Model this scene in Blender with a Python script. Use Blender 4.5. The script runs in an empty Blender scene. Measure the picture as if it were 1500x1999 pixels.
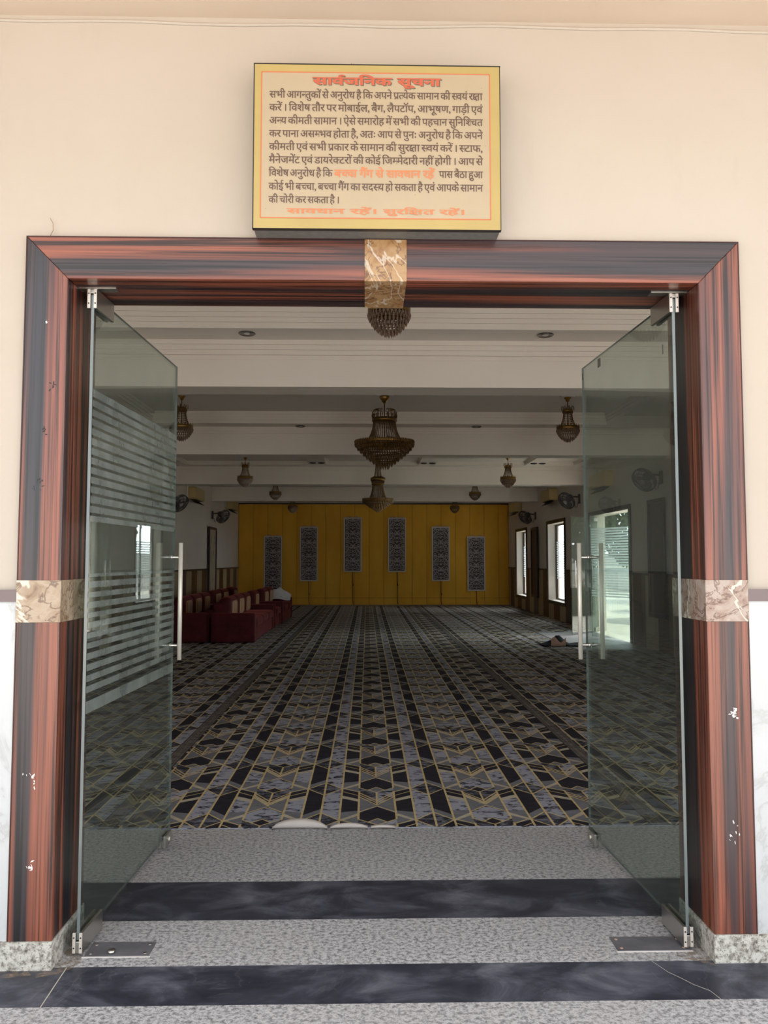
import bpy, bmesh, math, random
from mathutils import Vector, Matrix
random.seed(7)
PI = math.pi
S = bpy.context.scene
COL = S.collection

# ------------------------------------------------------------------ camera, sky, sun, exposure
cam = bpy.data.cameras.new('camera'); camo = bpy.data.objects.new('camera', cam); COL.objects.link(camo)
camo.location = (0, -3.0235, 1.5)
camo.rotation_euler = (PI/2 + 0.0615, 0, -0.0213)
cam.sensor_fit = 'VERTICAL'; cam.sensor_height = 24.0
cam.lens = 24.0 * 1542.08 / 1999.0
cam.clip_start = 0.02; cam.clip_end = 300
S.camera = camo

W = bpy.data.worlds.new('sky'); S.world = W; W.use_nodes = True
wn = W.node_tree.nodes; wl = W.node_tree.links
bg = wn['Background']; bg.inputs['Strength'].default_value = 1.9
# plain sky plus an added bright lobe towards the right rear, lighting the far hall
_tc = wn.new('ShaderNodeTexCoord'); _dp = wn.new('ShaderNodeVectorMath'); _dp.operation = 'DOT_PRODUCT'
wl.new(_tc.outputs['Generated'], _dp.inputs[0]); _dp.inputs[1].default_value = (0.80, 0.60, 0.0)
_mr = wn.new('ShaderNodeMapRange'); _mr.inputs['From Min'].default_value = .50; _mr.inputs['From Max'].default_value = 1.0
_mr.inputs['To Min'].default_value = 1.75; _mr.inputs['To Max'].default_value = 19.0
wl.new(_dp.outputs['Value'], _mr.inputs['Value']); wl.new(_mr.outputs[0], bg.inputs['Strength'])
bg.inputs['Color'].default_value = (0.90, 0.95, 1.0, 1)

sun = bpy.data.lights.new('sun', 'SUN'); sun.energy = 5.0; sun.angle = math.radians(2); sun.color = (1.0, 0.90, 0.76)
suno = bpy.data.objects.new('sun', sun); COL.objects.link(suno)
suno.rotation_euler = (math.radians(20), 0, math.radians(24))

S.view_settings.view_transform = 'Standard'; S.view_settings.look = 'None'
S.view_settings.gamma = 1.0; S.view_settings.use_curve_mapping = False
S.view_settings.exposure = 0.50
cy = S.cycles
cy.max_bounces = 14; cy.diffuse_bounces = 8; cy.glossy_bounces = 5; cy.transparent_max_bounces = 24
cy.transmission_bounces = 6; cy.sample_clamp_indirect = 4.0; cy.caustics_reflective = False; cy.caustics_refractive = False
cy.use_denoising = True

# ------------------------------------------------------------------ material helpers
MATS = {}
class NB:
    def __init__(s, name):
        s.m = bpy.data.materials.new(name); s.m.use_nodes = True; MATS[name] = s.m
        s.n = s.m.node_tree.nodes; s.l = s.m.node_tree.links
        s.bsdf = s.n['Principled BSDF']; s.out = s.n['Material Output']
    def new(s, t, **kw):
        n = s.n.new(t)
        for k, v in kw.items(): setattr(n, k, v)
        return n
    def put(s, sock, v):
        if isinstance(v, bpy.types.NodeSocket): s.l.new(v, sock)
        elif isinstance(v, (tuple, list)) and len(v) == 3 and sock.type == 'RGBA': sock.default_value = (*v, 1)
        else: sock.default_value = v
    def math(s, op, a, b=0.0, c=0.0):
        n = s.new('ShaderNodeMath', operation=op)
        for i, v in enumerate((a, b, c)): s.put(n.inputs[i], v)
        return n.outputs[0]
    def obj(s): return s.new('ShaderNodeTexCoord').outputs['Object']
    def xyz(s, v):
        n = s.new('ShaderNodeSeparateXYZ'); s.l.new(v, n.inputs[0]); return n.outputs
    def map(s, v, scale=(1, 1, 1), rot=(0, 0, 0), loc=(0, 0, 0)):
        n = s.new('ShaderNodeMapping'); s.l.new(v, n.inputs['Vector'])
        n.inputs['Scale'].default_value = scale; n.inputs['Rotation'].default_value = rot; n.inputs['Location'].default_value = loc
        return n.outputs[0]
    def noise(s, v, scale, detail=4, rough=.55, dist=0):
        n = s.new('ShaderNodeTexNoise'); s.l.new(v, n.inputs['Vector'])
        n.inputs['Scale'].default_value = scale; n.inputs['Detail'].default_value = detail
        n.inputs['Roughness'].default_value = rough; n.inputs['Distortion'].default_value = dist
        return n.outputs['Fac']
    def voro(s, v, scale, feature='F1', out='Distance'):
        n = s.new('ShaderNodeTexVoronoi', feature=feature); s.l.new(v, n.inputs['Vector'])
        n.inputs['Scale'].default_value = scale
        return n.outputs[out]
    def ramp(s, f, stops, interp='LINEAR'):
        n = s.new('ShaderNodeValToRGB'); s.put(n.inputs[0], f); cr = n.color_ramp; cr.interpolation = interp
        while len(cr.elements) < len(stops): cr.elements.new(.5)
        for e, (p, c) in zip(cr.elements, stops):
            e.position = p; e.color = (c, c, c, 1) if isinstance(c, (int, float)) else (*c, 1)
        return n.outputs[0]
    def mix(s, f, a, b, mode='MIX'):
        n = s.new('ShaderNodeMix', data_type='RGBA', blend_type=mode)
        s.put(n.inputs[0], f); s.put(n.inputs[6], a); s.put(n.inputs[7], b)
        return n.outputs[2]
    def bump(s, h, strength=.2, dist=.01):
        n = s.new('ShaderNodeBump'); s.put(n.inputs['Height'], h)
        n.inputs['Strength'].default_value = strength; n.inputs['Distance'].default_value = dist
        s.l.new(n.outputs[0], s.bsdf.inputs['Normal'])
    def set(s, color=None, rough=None, metal=None, spec=None, **kw):
        b = s.bsdf.inputs
        if color is not None: s.put(b['Base Color'], color)
        if rough is not None: s.put(b['Roughness'], rough)
        if metal is not None: s.put(b['Metallic'], metal)
        if spec is not None: s.put(b['Specular IOR Level'], spec)
        for k, v in kw.items(): s.put(b[k.replace('_', ' ')], v)
        return s.m

def flat(name, color, rough=.6, metal=0, spec=.5, var=.0, scale=8, **kw):
    b = NB(name)
    c = color
    if var:
        f = b.noise(b.obj(), scale, 3)
        c = b.mix(f, tuple(x*(1-var) for x in color), tuple(min(1, x*(1+var)) for x in color))
    return b.set(c, rough, metal, spec, **kw)

def paint(name, c1, c2, rough=.75):
    b = NB(name); o = b.obj()
    f = b.ramp(b.noise(o, .9, 4, .6), [(.3, 0), (.75, 1)])
    c = b.mix(f, c1, c2)
    g = b.ramp(b.noise(b.map(o, (3, 3, .8)), 2.2, 5, .65), [(.60, 0), (.78, .35)])
    c = b.mix(g, c, tuple(x*.88 for x in c1))
    b.bump(b.noise(o, 60, 3), .06, .004)
    return b.set(c, rough, 0, .25)
paint('paint_cream', (.49, .425, .355), (.525, .465, .40))
paint('paint_porch', (.60, .48, .375), (.64, .53, .43))
paint('paint_white', (.76, .69, .62), (.80, .74, .68))
paint('paint_ceiling', (.78, .725, .655), (.82, .77, .71))
paint('paint_outside', (.78, .77, .74), (.82, .81, .79))

def marble_white():
    b = NB('marble_white'); o = b.obj()
    n = b.noise(b.map(o, (1, 1, .6), (0, .5, 0)), 2.6, 6, .6, 1.4)
    v = b.ramp(b.math('ABSOLUTE', b.math('SUBTRACT', n, .5)), [(0, 1), (.018, .25), (.06, 0)])
    c = b.mix(b.math('MULTIPLY', v, .45), (.55, .56, .56), (.32, .32, .30))
    b.set(c, .28, 0, .5)
marble_white()

def wood(name, sc, lo=(0, 0, 0)):
    b = NB(name); o = b.map(b.obj(), (1, 1, 1), (0, 0, 0), lo)
    wob = b.noise(b.map(o, tuple(x*.35 for x in sc)), 1.0, 2)
    p = b.new('ShaderNodeVectorMath', operation='MULTIPLY_ADD'); b.l.new(wob, p.inputs[0])
    p.inputs[1].default_value = (.10, .10, .10); b.l.new(o, p.inputs[2])
    big = b.noise(b.map(p.outputs[0], sc), 1.0, 2, .45)
    fine = b.noise(b.map(p.outputs[0], tuple(x*(6 if x > 3 else 2.5) for x in sc)), 1.0, 4, .6)
    c = b.ramp(big, [(.34, (.022, .018, .023)), (.45, (.045, .026, .028)), (.50, (.13, .040, .027)), (.57, (.27, .080, .043)), (.63, (.15, .046, .028)), (.69, (.045, .026, .028))])
    d = b.ramp(fine, [(.38, .14), (.52, 1.0), (.8, 1.3)])
    c = b.mix(1.0, c, d, 'MULTIPLY')
    b.set(c, b.ramp(fine, [(.3, .36), (.7, .28)]), 0, .6, Coat_Weight=.22, Coat_Roughness=.2, Coat_IOR=1.5)
wood('wood_upright', (11, 11, .28), (.17, .05, .4))
wood('wood_level', (.28, 11, 11), (.3, 0, .061))
flat('wood_edge', (.05, .015, .013), .4)

def brown_marble(name, base, mid, dark, shift, vein=.9):
    b = NB(name); o = b.map(b.obj(), (1, 1, 1), (.4, .7, .3), shift)
    n1 = b.noise(b.map(o, (1, 1, 1)), 12, 6, .62, .9)
    c = b.ramp(n1, [(.30, dark), (.45, mid), (.60, base), (.75, mid)])
    n2 = b.noise(b.map(o, (1.2, .7, .5), (.5, .3, .8)), 3.6, 4, .6, .9)
    w = b.ramp(b.math('ABSOLUTE', b.math('SUBTRACT', n2, .52)), [(0, 1), (.008, .8), (.017, 0)])
    n3 = b.noise(b.map(o, (.8, 1.2, 1), (.2, 1.1, .4)), 9, 5, .6, .9)
    d = b.ramp(b.math('ABSOLUTE', b.math('SUBTRACT', n3, .48)), [(0, 1), (.010, .7), (.025, 0)])
    c = b.mix(b.math('MULTIPLY', d, .75), c, (.10, .045, .03))
    c = b.mix(b.math('MULTIPLY', w, vein), c, (.70, .64, .54))
    b.set(c, .22, 0, .5)
brown_marble('marble_tan', (.42, .325, .235), (.33, .235, .155), (.20, .12, .07), (.1, 0, .2))
brown_marble('marble_rose', (.42, .34, .29), (.35, .25, .20), (.20, .12, .09), (3.1, .4, .7))
brown_marble('marble_amber', (.42, .26, .125), (.34, .19, .08), (.24, .10, .04), (2.7, .5, .1), .55)

def granite(name, a, bb, c3, sc, stretch=(1, 1, 1)):
    b = NB(name); o = b.map(b.obj(), stretch)
    n = b.noise(o, sc, 5, .7)
    c = b.ramp(n, [(.30, c3), (.43, bb), (.54, a), (.72, tuple(min(1, x*1.12) for x in a))])
    v = b.noise(o, sc*2.7, 3, .6)
    c = b.mix(b.ramp(v, [(.36, .8), (.43, 0)]), c, tuple(x*.45 for x in bb))
    big = b.noise(b.obj(), 1.6, 4)
    c = b.mix(b.ramp(big, [(.42, 0), (.75, .25)]), c, (.50, .48, .45))
    b.set(c, .5, 0, .25)
granite('granite_floor', (.53, .53, .54), (.265, .265, .28), (.05, .05, .055), 66, (.8, 1.0, 1))
granite('granite_plinth', (.58, .56, .50), (.34, .31, .26), (.035, .032, .03), 46)

def black_stone():
    b = NB('black_stone'); o = b.obj()
    n = b.noise(b.map(o, (1, 1.7, 1)), 3.2, 7, .65, .6)
    c = b.ramp(n, [(.32, (.018, .020, .032)), (.47, (.038, .042, .060)), (.58, (.085, .090, .118)), (.72, (.17, .18, .21))])
    v = b.noise(b.map(o, (1, .7, 1), (0, 0, .8)), 2.1, 5, .6, 1.0)
    w = b.ramp(b.math('ABSOLUTE', b.math('SUBTRACT', v, .55)), [(0, 1), (.003, .5), (.007, 0)])
    c = b.mix(b.math('MULTIPLY', w, .07), c, (.5, .5, .52))
    dots = b.ramp(b.noise(o, 95, 2, .5), [(.74, 0), (.78, .5)])
    c = b.mix(dots, c, (.35, .35, .38))
    b.set(c, .40, 0, .35)
black_stone()

def thin_glass(name, tint, haze, hazecol=(.5, .54, .51), f0=.045):
    b = NB(name)
    lw = b.new('ShaderNodeLayerWeight'); lw.inputs['Blend'].default_value = .5
    f = b.math('MULTIPLY_ADD', b.math('POWER', lw.outputs['Facing'], 5.0), .9, f0)
    tr = b.new('ShaderNodeBsdfTransparent'); b.put(tr.inputs[0], tint)
    gl = b.new('ShaderNodeBsdfGlossy'); gl.inputs['Roughness'].default_value = .0; b.put(gl.inputs[0], (.92, .97, .95))
    m1 = b.new('ShaderNodeMixShader'); b.l.new(f, m1.inputs[0]); b.l.new(tr.outputs[0], m1.inputs[1]); b.l.new(gl.outputs[0], m1.inputs[2])
    last = m1
    if haze:
        di = b.new('ShaderNodeBsdfDiffuse'); b.put(di.inputs[0], hazecol)
        tl = b.new('ShaderNodeBsdfTranslucent'); b.put(tl.inputs[0], hazecol)
        md = b.new('ShaderNodeMixShader'); md.inputs[0].default_value = .5
        b.l.new(di.outputs[0], md.inputs[1]); b.l.new(tl.outputs[0], md.inputs[2])
        o = b.obj()
        h = b.ramp(b.noise(b.map(o, (1.2, 5, .9)), 3.5, 5, .65), [(.35, haze*.55), (.75, haze*1.5)])
        m2 = b.new('ShaderNodeMixShader'); b.l.new(h, m2.inputs[0])
        b.l.new(m1.outputs[0], m2.inputs[1]); b.l.new(md.outputs[0], m2.inputs[2]); last = m2
    b.l.new(last.outputs[0], b.out.inputs['Surface'])
thin_glass('glass_door', (.80, .855, .83), .05, (.50, .52, .49))
thin_glass('glass_window', (.93, .96, .96), .0)
thin_glass('glass_film', (.72, .76, .74), .36, (.62, .67, .64))
thin_glass('window_film', (.85, .87, .87), .6, (.85, .86, .86))
flat('glass_edge', (.17, .20, .195), .12, 0, .8)
flat('steel', (.62, .60, .56), .30, 1.0)
flat('steel_pale', (.86, .81, .71), .36, .3)
flat('cap_pale', (.74, .66, .58), .4, .3)
flat('spring_plate', (.17, .17, .19), .5, .3, var=.5, scale=10)
flat('brass', (.42, .24, .07), .28, 1.0)
flat('brass_dark', (.20, .115, .035), .38, .9)
flat('crystal', (.21, .12, .045), .3, .45, .6, Alpha=.85)
flat('crystal_clear', (.27, .18, .125), .25, .2, .6, Alpha=.9)
flat('plaster', (.74, .70, .65), .7)
flat('chrome', (.16, .15, .145), .2, 1.0)
flat('lamp_black', (.02, .02, .02), .35)
flat('lamp_glass', (.5, .48, .45), .15, 0, .8)

def curtain_mat():
    b = NB('curtain_yellow'); o = b.obj()
    c = b.mix(b.ramp(b.noise(b.map(o, (1.4, 1, .5)), 1.5, 4), [(.3, 0), (.7, 1)]), (.80, .40, .035), (.88, .50, .060))
    b.bump(b.noise(b.map(o, (3, 1, .8)), 3, 4), .25, .02)
    b.set(c, .65, 0, .2, Sheen_Weight=.15)
curtain_mat()
flat('seam_dark', (.24, .11, .010), .8)
flat('cord', (.06, .03, .01), .7)
flat('panel_grey', (.66, .61, .61), .6, var=.1)
flat('panel_backing', (.10, .09, .09), .8)
flat('panel_rib', (.47, .43, .43), .6)
flat('dark_wood', (.022, .010, .008), .35, 0, .4)
def art(name, a, bb):
    b = NB(name); o = b.obj()
    n = b.noise(b.map(o, (1, 6, 1.6)), 1.6, 5, .6, .8)
    b.set(b.ramp(n, [(.42, a), (.58, a), (.64, bb), (.75, a)]), .5)
art('art_pale', (.48, .40, .30), (.07, .05, .04))
art('art_dark', (.075, .035, .04), (.15, .10, .08))

def wainscot():
    b = NB('wainscot'); o = b.obj(); y = b.xyz(o)[1]
    fr = b.math('FRACT', b.math('DIVIDE', b.math('SUBTRACT', y, 16.1), 1.22))
    pale = b.math('LESS_THAN', fr, .48)
    tex = b.noise(b.map(o, (1, 5, 24)), 2.2, 4, .6)
    br = b.ramp(tex, [(.35, (.075, .028, .010)), (.55, (.15, .065, .018)), (.7, (.22, .10, .03))])
    alt = b.math('GREATER_THAN', b.math('FRACT', b.math('DIVIDE', b.math('SUBTRACT', y, 16.1), 3.66)), .66)
    br = b.mix(alt, br, b.ramp(tex, [(.35, (.06, .04, .035)), (.7, (.16, .11, .09))]))
    b.set(b.mix(pale, br, b.mix(tex, (.42, .32, .19), (.50, .39, .25))), .5)
wainscot()

def velvet():
    b = NB('velvet'); o = b.obj()
    n = b.noise(o, 5, 4, .6)
    c = b.mix(b.ramp(n, [(.35, 0), (.7, 1)]), (.055, .004, .006), (.095, .009, .013))
    b.set(c, .7, 0, .2, Sheen_Weight=.35, Sheen_Roughness=.35, Sheen_Tint=(.55, .13, .10))
velvet()
def stripes():
    b = NB('striped_satin'); x = b.xyz(b.new('ShaderNodeTexCoord').outputs['Generated'])[1]
    f = b.math('FRACT', b.math('MULTIPLY', x, 5.0))
    b.set(b.mix(b.math('LESS_THAN', f, .58), (.085, .008, .014), (.58, .33, .11)), .4, 0, .4, Sheen_Weight=.2)
stripes()
flat('cushion_gold', (.36, .17, .06), .5)
flat('cream_plastic', (.60, .45, .20), .45)
flat('dark_plastic', (.03, .028, .028), .45)
flat('fan_grey', (.085, .08, .085), .4, .2)
flat('fan_blade', (.16, .155, .16), .35)
flat('fan_hub', (.33, .32, .34), .4)
flat('white_cloth', (.74, .73, .76), .8, var=.15, scale=14)
flat('carpet_backing', (.60, .54, .50), .85, var=.12)
flat('fold_pink', (.46, .30, .22), .9, var=.25, scale=25)

def carpet(name, a, bb, lo=.42, hi=.58, sc=11):
    b = NB(name); o = b.obj()
    n = b.noise(b.map(o, (1, 1.9, 1)), sc, 6, .68, .7)
    c = b.ramp(n, [(lo, a), (hi, bb)])
    b.bump(b.noise(o, 260, 2), .25, .004)
    b.set(c, .85, 0, .15)
carpet('carpet_marble', (.034, .034, .047), (.35, .365, .44), .41, .49)
carpet('carpet_marble_dark', (.028, .027, .036), (.19, .197, .24), .47, .60)
carpet('carpet_dark', (.022, .020, .028), (.030, .028, .038))
carpet('carpet_grey', (.165, .17, .19), (.20, .205, .23))
carpet('carpet_gold', (.56, .43, .21), (.64, .51, .27))
carpet('carpet_pale', (.44, .39, .30), (.53, .475, .37))
carpet('carpet_seam', (.10, .088, .078), (.19, .168, .15))
flat('bare_floor', (.30, .29, .285), .6, var=.15, scale=3)

flat('sign_yellow', (.44, .335, .125), .42, var=.10, scale=5)
flat('sign_cream', (.44, .355, .24), .42, var=.07, scale=6)
flat('sign_body', (.15, .148, .135), .6, var=.3, scale=40)
flat('sign_black', (.02, .018, .015), .5)
flat('ink_brown', (.12, .075, .058), .6)
flat('ink_red', (.50, .115, .060), .5)
flat('ink_orange', (.58, .21, .095), .5)
flat('ink_shadow', (.13, .12, .09), .5)
flat('line_red', (.56, .18, .08), .5)
flat('straw', (.28, .17, .08), .8)
flat('sticker', (.14, .14, .13), .6)
flat('scuff', (.72, .68, .66), .7)
flat('scuff_dark', (.03, .025, .03), .7)
flat('grout', (.50, .47, .40), .8)
flat('paving', (.52, .47, .41), .8, var=.18, scale=2)
flat('paving_side', (.60, .56, .51), .8, var=.14, scale=2)
flat('bark', (.12, .08, .05), .9, var=.3)
flat('foliage', (.060, .105, .030), .7, var=.4, scale=3)
flat('foliage_pale', (.20, .24, .07), .7, var=.35, scale=3)
flat('flower_red', (.5, .08, .05), .7, var=.3, scale=9)
flat('car_paint', (.03, .035, .045), .2, .3)
flat('car_glass', (.02, .03, .035), .08)
flat('rubber', (.015, .015, .016), .7)

# ------------------------------------------------------------------ mesh builder
class MB:
    def __init__(s): s.v = []; s.f = []; s.mi = []; s.sm = []
    def add(s, vs, fs, mi=0, smooth=False, M=None):
        o = len(s.v)
        s.v += [tuple(M @ Vector(v)) if M is not None else tuple(v) for v in vs]
        for f in fs: s.f.append([i+o for i in f]); s.mi.append(mi); s.sm.append(smooth)
    def box(s, x0, x1, y0, y1, z0, z1, mi=0, M=None):
        v = [(x, y, z) for z in (z0, z1) for y in (y0, y1) for x in (x0, x1)]
        s.add(v, [(0, 2, 3, 1), (4, 5, 7, 6), (0, 1, 5, 4), (2, 6, 7, 3), (0, 4, 6, 2), (1, 3, 7, 5)], mi, False, M)
    def prism(s, poly, axis, a, b, mi=0, M=None):
        n = len(poly); vs = []
        for t in (a, b):
            for p, q in poly:
                vs.append({'x': (t, p, q), 'y': (p, t, q), 'z': (p, q, t)}[axis])
        fs = [tuple(range(n)), tuple(range(2*n-1, n-1, -1))] + [(i, i+n, (i+1) % n+n, (i+1) % n) for i in range(n)]
        s.add(vs, fs, mi, False, M)
    def quad(s, a, b, c, d, mi=0): s.add([a, b, c, d], [(0, 1, 2, 3)], mi)
    def tube(s, pts, r, n=8, mi=0, cap=True, M=None, closed=False):
        pts = [Vector(p) for p in pts]; rs = r if isinstance(r, (list, tuple)) else [r]*len(pts)
        vs = []; fs = []; prev = None
        for i, p in enumerate(pts):
            if closed: t = pts[(i+1) % len(pts)] - pts[i-1]
            else: t = pts[min(i+1, len(pts)-1)] - pts[max(i-1, 0)]
            t.normalize()
            if prev is None:
                u = t.orthogonal().normalized()
            else:
                u = (prev - t*prev.dot(t)); u = u.normalized() if u.length > 1e-6 else t.orthogonal().normalized()
            prev = u; w = t.cross(u)
            for k in range(n):
                a = 2*PI*k/n; vs.append(p + (u*math.cos(a)+w*math.sin(a))*rs[i])
        m = len(pts)
        for i in range(m if closed else m-1):
            j = (i+1) % m
            for k in range(n): fs.append((i*n+k, i*n+(k+1) % n, j*n+(k+1) % n, j*n+k))
        if cap and not closed: fs += [tuple(range(n-1, -1, -1)), tuple(range((m-1)*n, m*n))]
        s.add(vs, fs, mi, n > 5, M)
    def lathe(s, prof, n=24, mi=0, M=None, c=(0, 0)):
        vs = []; fs = []
        for r, z in prof:
            for k in range(n):
                a = 2*PI*k/n; vs.append((c[0]+r*math.cos(a), c[1]+r*math.sin(a), z))
        for i in range(len(prof)-1):
            for k in range(n): fs.append((i*n+k, i*n+(k+1) % n, (i+1)*n+(k+1) % n, (i+1)*n+k))
        fs += [tuple(range(n-1, -1, -1)), tuple(range((len(prof)-1)*n, len(prof)*n))]
        s.add(vs, fs, mi, True, M)
    def octa(s, p, rx, h, up=.3, mi=0):
        x, y, z = p
        vs = [(x, y, z), (x+rx, y, z-h*up), (x, y+rx, z-h*up), (x-rx, y, z-h*up), (x, y-rx, z-h*up), (x, y, z-h)]
        s.add(vs, [(0, 1, 2), (0, 2, 3), (0, 3, 4), (0, 4, 1), (5, 2, 1), (5, 3, 2), (5, 4, 3), (5, 1, 4)], mi)
    def rbox(s, x0, x1, y0, y1, z0, z1, r=.05, n=5, bulge=0.0, mi=0, M=None):
        c = Vector(((x0+x1)/2, (y0+y1)/2, (z0+z1)/2)); h = Vector(((x1-x0)/2, (y1-y0)/2, (z1-z0)/2))
        bm = bmesh.new(); bmesh.ops.create_cube(bm, size=2)
        bmesh.ops.subdivide_edges(bm, edges=bm.edges[:], cuts=n*2, use_grid_fill=True)
        vs = []; k = .72
        for v in bm.verts:
            q = Vector()
            for i in range(3):
                t = v.co[i]
                inn = max(h[i]-r, .001)
                if abs(t) <= k: q[i] = t/k*inn
                else: q[i] = math.copysign(inn + (abs(t)-k)/(1-k)*r, t)
            inner = Vector([max(-max(h[i]-r, .001), min(max(h[i]-r, .001), q[i])) for i in range(3)])
            d = q - inner
            if d.length > 1e-9: d = d.normalized()*min(r, max(abs(d[0]), abs(d[1]), abs(d[2])))
            p = inner + d
            if bulge:
                for i in range(3):
                    j, l = (i+1) % 3, (i+2) % 3
                    p[i] *= 1 + bulge*(1-(p[j]/h[j])**2)*(1-(p[l]/h[l])**2)
            vs.append(p + c)
        bm.verts.index_update()
        s.add(vs, [[v.index for v in f.verts] for f in bm.faces], mi, True, M); bm.free()
    def build(s, name, mats, parent=None):
        me = bpy.data.meshes.new(name); me.from_pydata(s.v, [], s.f)
        for m in ([mats] if isinstance(mats, str) else mats): me.materials.append(MATS[m])
        me.polygons.foreach_set('material_index', s.mi); me.polygons.foreach_set('use_smooth', s.sm)
        bm = bmesh.new(); bm.from_mesh(me); bmesh.ops.recalc_face_normals(bm, faces=bm.faces) if len(bm.faces) < 20000 else None
        bm.to_mesh(me); bm.free(); me.update()
        o = bpy.data.objects.new(name, me); COL.objects.link(o)
        if parent: o.parent = parent
        return o

def tag(o, label=None, cat=None, group=None, kind=None):
    if label: o['label'] = label
    if cat: o['category'] = cat
    if group: o['group'] = group
    if kind: o['kind'] = kind
    return o
def thing(name, label, cat, loc=(0, 0, 0), rz=0, group=None):
    o = bpy.data.objects.new(name, None); COL.objects.link(o); o.empty_display_size = .1
    o.location = loc; o.rotation_euler = (0, 0, rz)
    return tag(o, label, cat, group)
def struct(o): o['kind'] = 'structure'; return o
def bevel(o, w=.006, seg=2):
    m = o.modifiers.new('bevel', 'BEVEL'); m.width = w; m.segments = seg; m.limit_method = 'ANGLE'; return o
def dup(root, loc, rz=0, label=None, group=None):
    r = root.copy(); COL.objects.link(r); r.location = loc; r.rotation_euler = (0, 0, rz)
    if label: r['label'] = label
    if group: r['group'] = group
    for ch in list(root.children):
        c = ch.copy(); COL.objects.link(c); c.parent = r
        for g in list(ch.children):
            d = g.copy(); COL.objects.link(d); d.parent = c
    return r
def cells(u0, u1, z0, z1, holes):
    us = sorted({u0, u1, *[h[0] for h in holes], *[h[1] for h in holes]}); zs = sorted({z0, z1, *[h[2] for h in holes], *[h[3] for h in holes]})
    us = [u for u in us if u0 <= u <= u1]; zs = [z for z in zs if z0 <= z <= z1]
    for a, b in zip(us, us[1:]):
        run = None
        for c, d in zip(zs, zs[1:]):
            solid = not any(h[0] <= (a+b)/2 <= h[1] and h[2] <= (c+d)/2 <= h[3] for h in holes)
            if solid: run = (run[0], d) if run else (c, d)
            elif run: yield a, b, *run; run = None
        if run: yield a, b, *run

# ------------------------------------------------------------------ setting: dimensions
XL, XR, YC = -4.365, 4.83, 23.84           # hall
FX0, FX1, JX0, JX1, FZ, JZ, JD = -1.321, 1.4643, -1.161, 1.304, 2.756, 2.592, .326
BEAMS = [4.54 + 4.886*k for k in range(4)]; BZ = 3.177; BW = .36
SOF, CEI = 3.62, 3.80

# front wall with the entrance; two unseen openings added beside it let daylight in
HF = [(JX0-.02, JX1+.02, 0, JZ+.02), (-4.1, -2.05, 0, 3.2), (2.1, 4.75, 0, 3.3)]
m = MB()
for a, b, c, d in cells(-7.5, 8.0, 0, 4.3, HF): m.box(a, b, .02, JD-.006, c, d)
struct(m.build('wall_front', 'paint_cream'))
m = MB()
for a, b in ((-1.95, FX0-.001), (FX1+.001, 2.1)): m.box(a, b, .004, .02, .10, 1.345)
struct(m.build('trim_1', 'marble_white'))
m = MB()
for a, b in ((-1.95, FX0-.001), (FX1+.001, 2.1)): m.box(a, b, -.004, .02, 1.345, 1.389)
struct(m.build('trim_2', 'wood_edge')).active_material = flat('band_stone', (.17, .125, .125), .35)
m = MB()
m.box(-1.95, JX0+.004, -.006, JD+.004, 0, .1017); m.box(JX1-.004, 2.1, -.006, JD+.004, 0, .1017)
struct(m.build('baseboard_front', 'granite_plinth'))
# a wavy paint line where wall meets porch ceiling
m = MB()
m.box(-7.5, 8, -2.2, .02, 3.665, 3.80)
struct(m.build('ceiling_porch', 'paint_porch'))
m = MB()
m.tube([(-1.9+.2*k, .018, 3.640+.004*math.sin(k*1.7)+.003*math.sin(k*.6)) for k in range(21)], .006, 6)
struct(m.build('trim_3', 'paint_cream'))

# side and back walls, floor, roof slab
HR = [(11.4, 13.9, -.004, 2.45), (16.18, 17.98, .47, 2.46), (20.82, 22.42, .42, 2.42)]
HL = []
m = MB()
for a, b, c, d in cells(JD, YC+.3, -.2, 4.0, HR): m.box(XR, XR+.3, a, b, c, d)
struct(m.build('wall_right', 'paint_white'))
m = MB()
for a, b, c, d in cells(JD, YC+.3, -.2, 4.0, HL): m.box(XL-.3, XL, a, b, c, d)
struct(m.build('wall_left', 'paint_white'))
m = MB(); m.box(XL, XR, YC+.08, YC+.3, -.2, 4.0); struct(m.build('wall_back', 'paint_white'))
m = MB(); m.box(XL, XR, 1.52, YC+.08, -.15, -.004); struct(m.build('floor', 'bare_floor'))

# entrance floor: granite and black stone bands
def slab(name, y0, y1, mat, x0=-7.5, x1=8.0):
    m = MB(); m.box(x0, x1, y0, y1, -.15, 0); return struct(m.build(name, mat))
slab('floor_porch', -5.2, -.245, 'granite_floor')
slab('floor_band', -.245, .017, 'black_stone')
slab('floor_threshold', .017, .390, 'granite_floor')
slab('floor_band', .390, .787, 'black_stone', XL, XR)
slab('floor_threshold', .787, 1.52, 'granite_floor', XL, XR)
m = MB()
m.tube([(-1.107, .012, .0004), (-1.103, -.1, .0004), (-1.097, -.245, .0004)], .0022, 4)
m.tube([(1.07, .0165, .0003), (1.085, -.02, .0003), (1.10, -.06, .0003), (1.135, -.11, .0003), (1.16, -.15, .0003), (1.20, -.19, .0003), (1.215, -.245, .0003)], .0008, 4)
struct(m.build('floor_joint', 'grout'))

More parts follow.
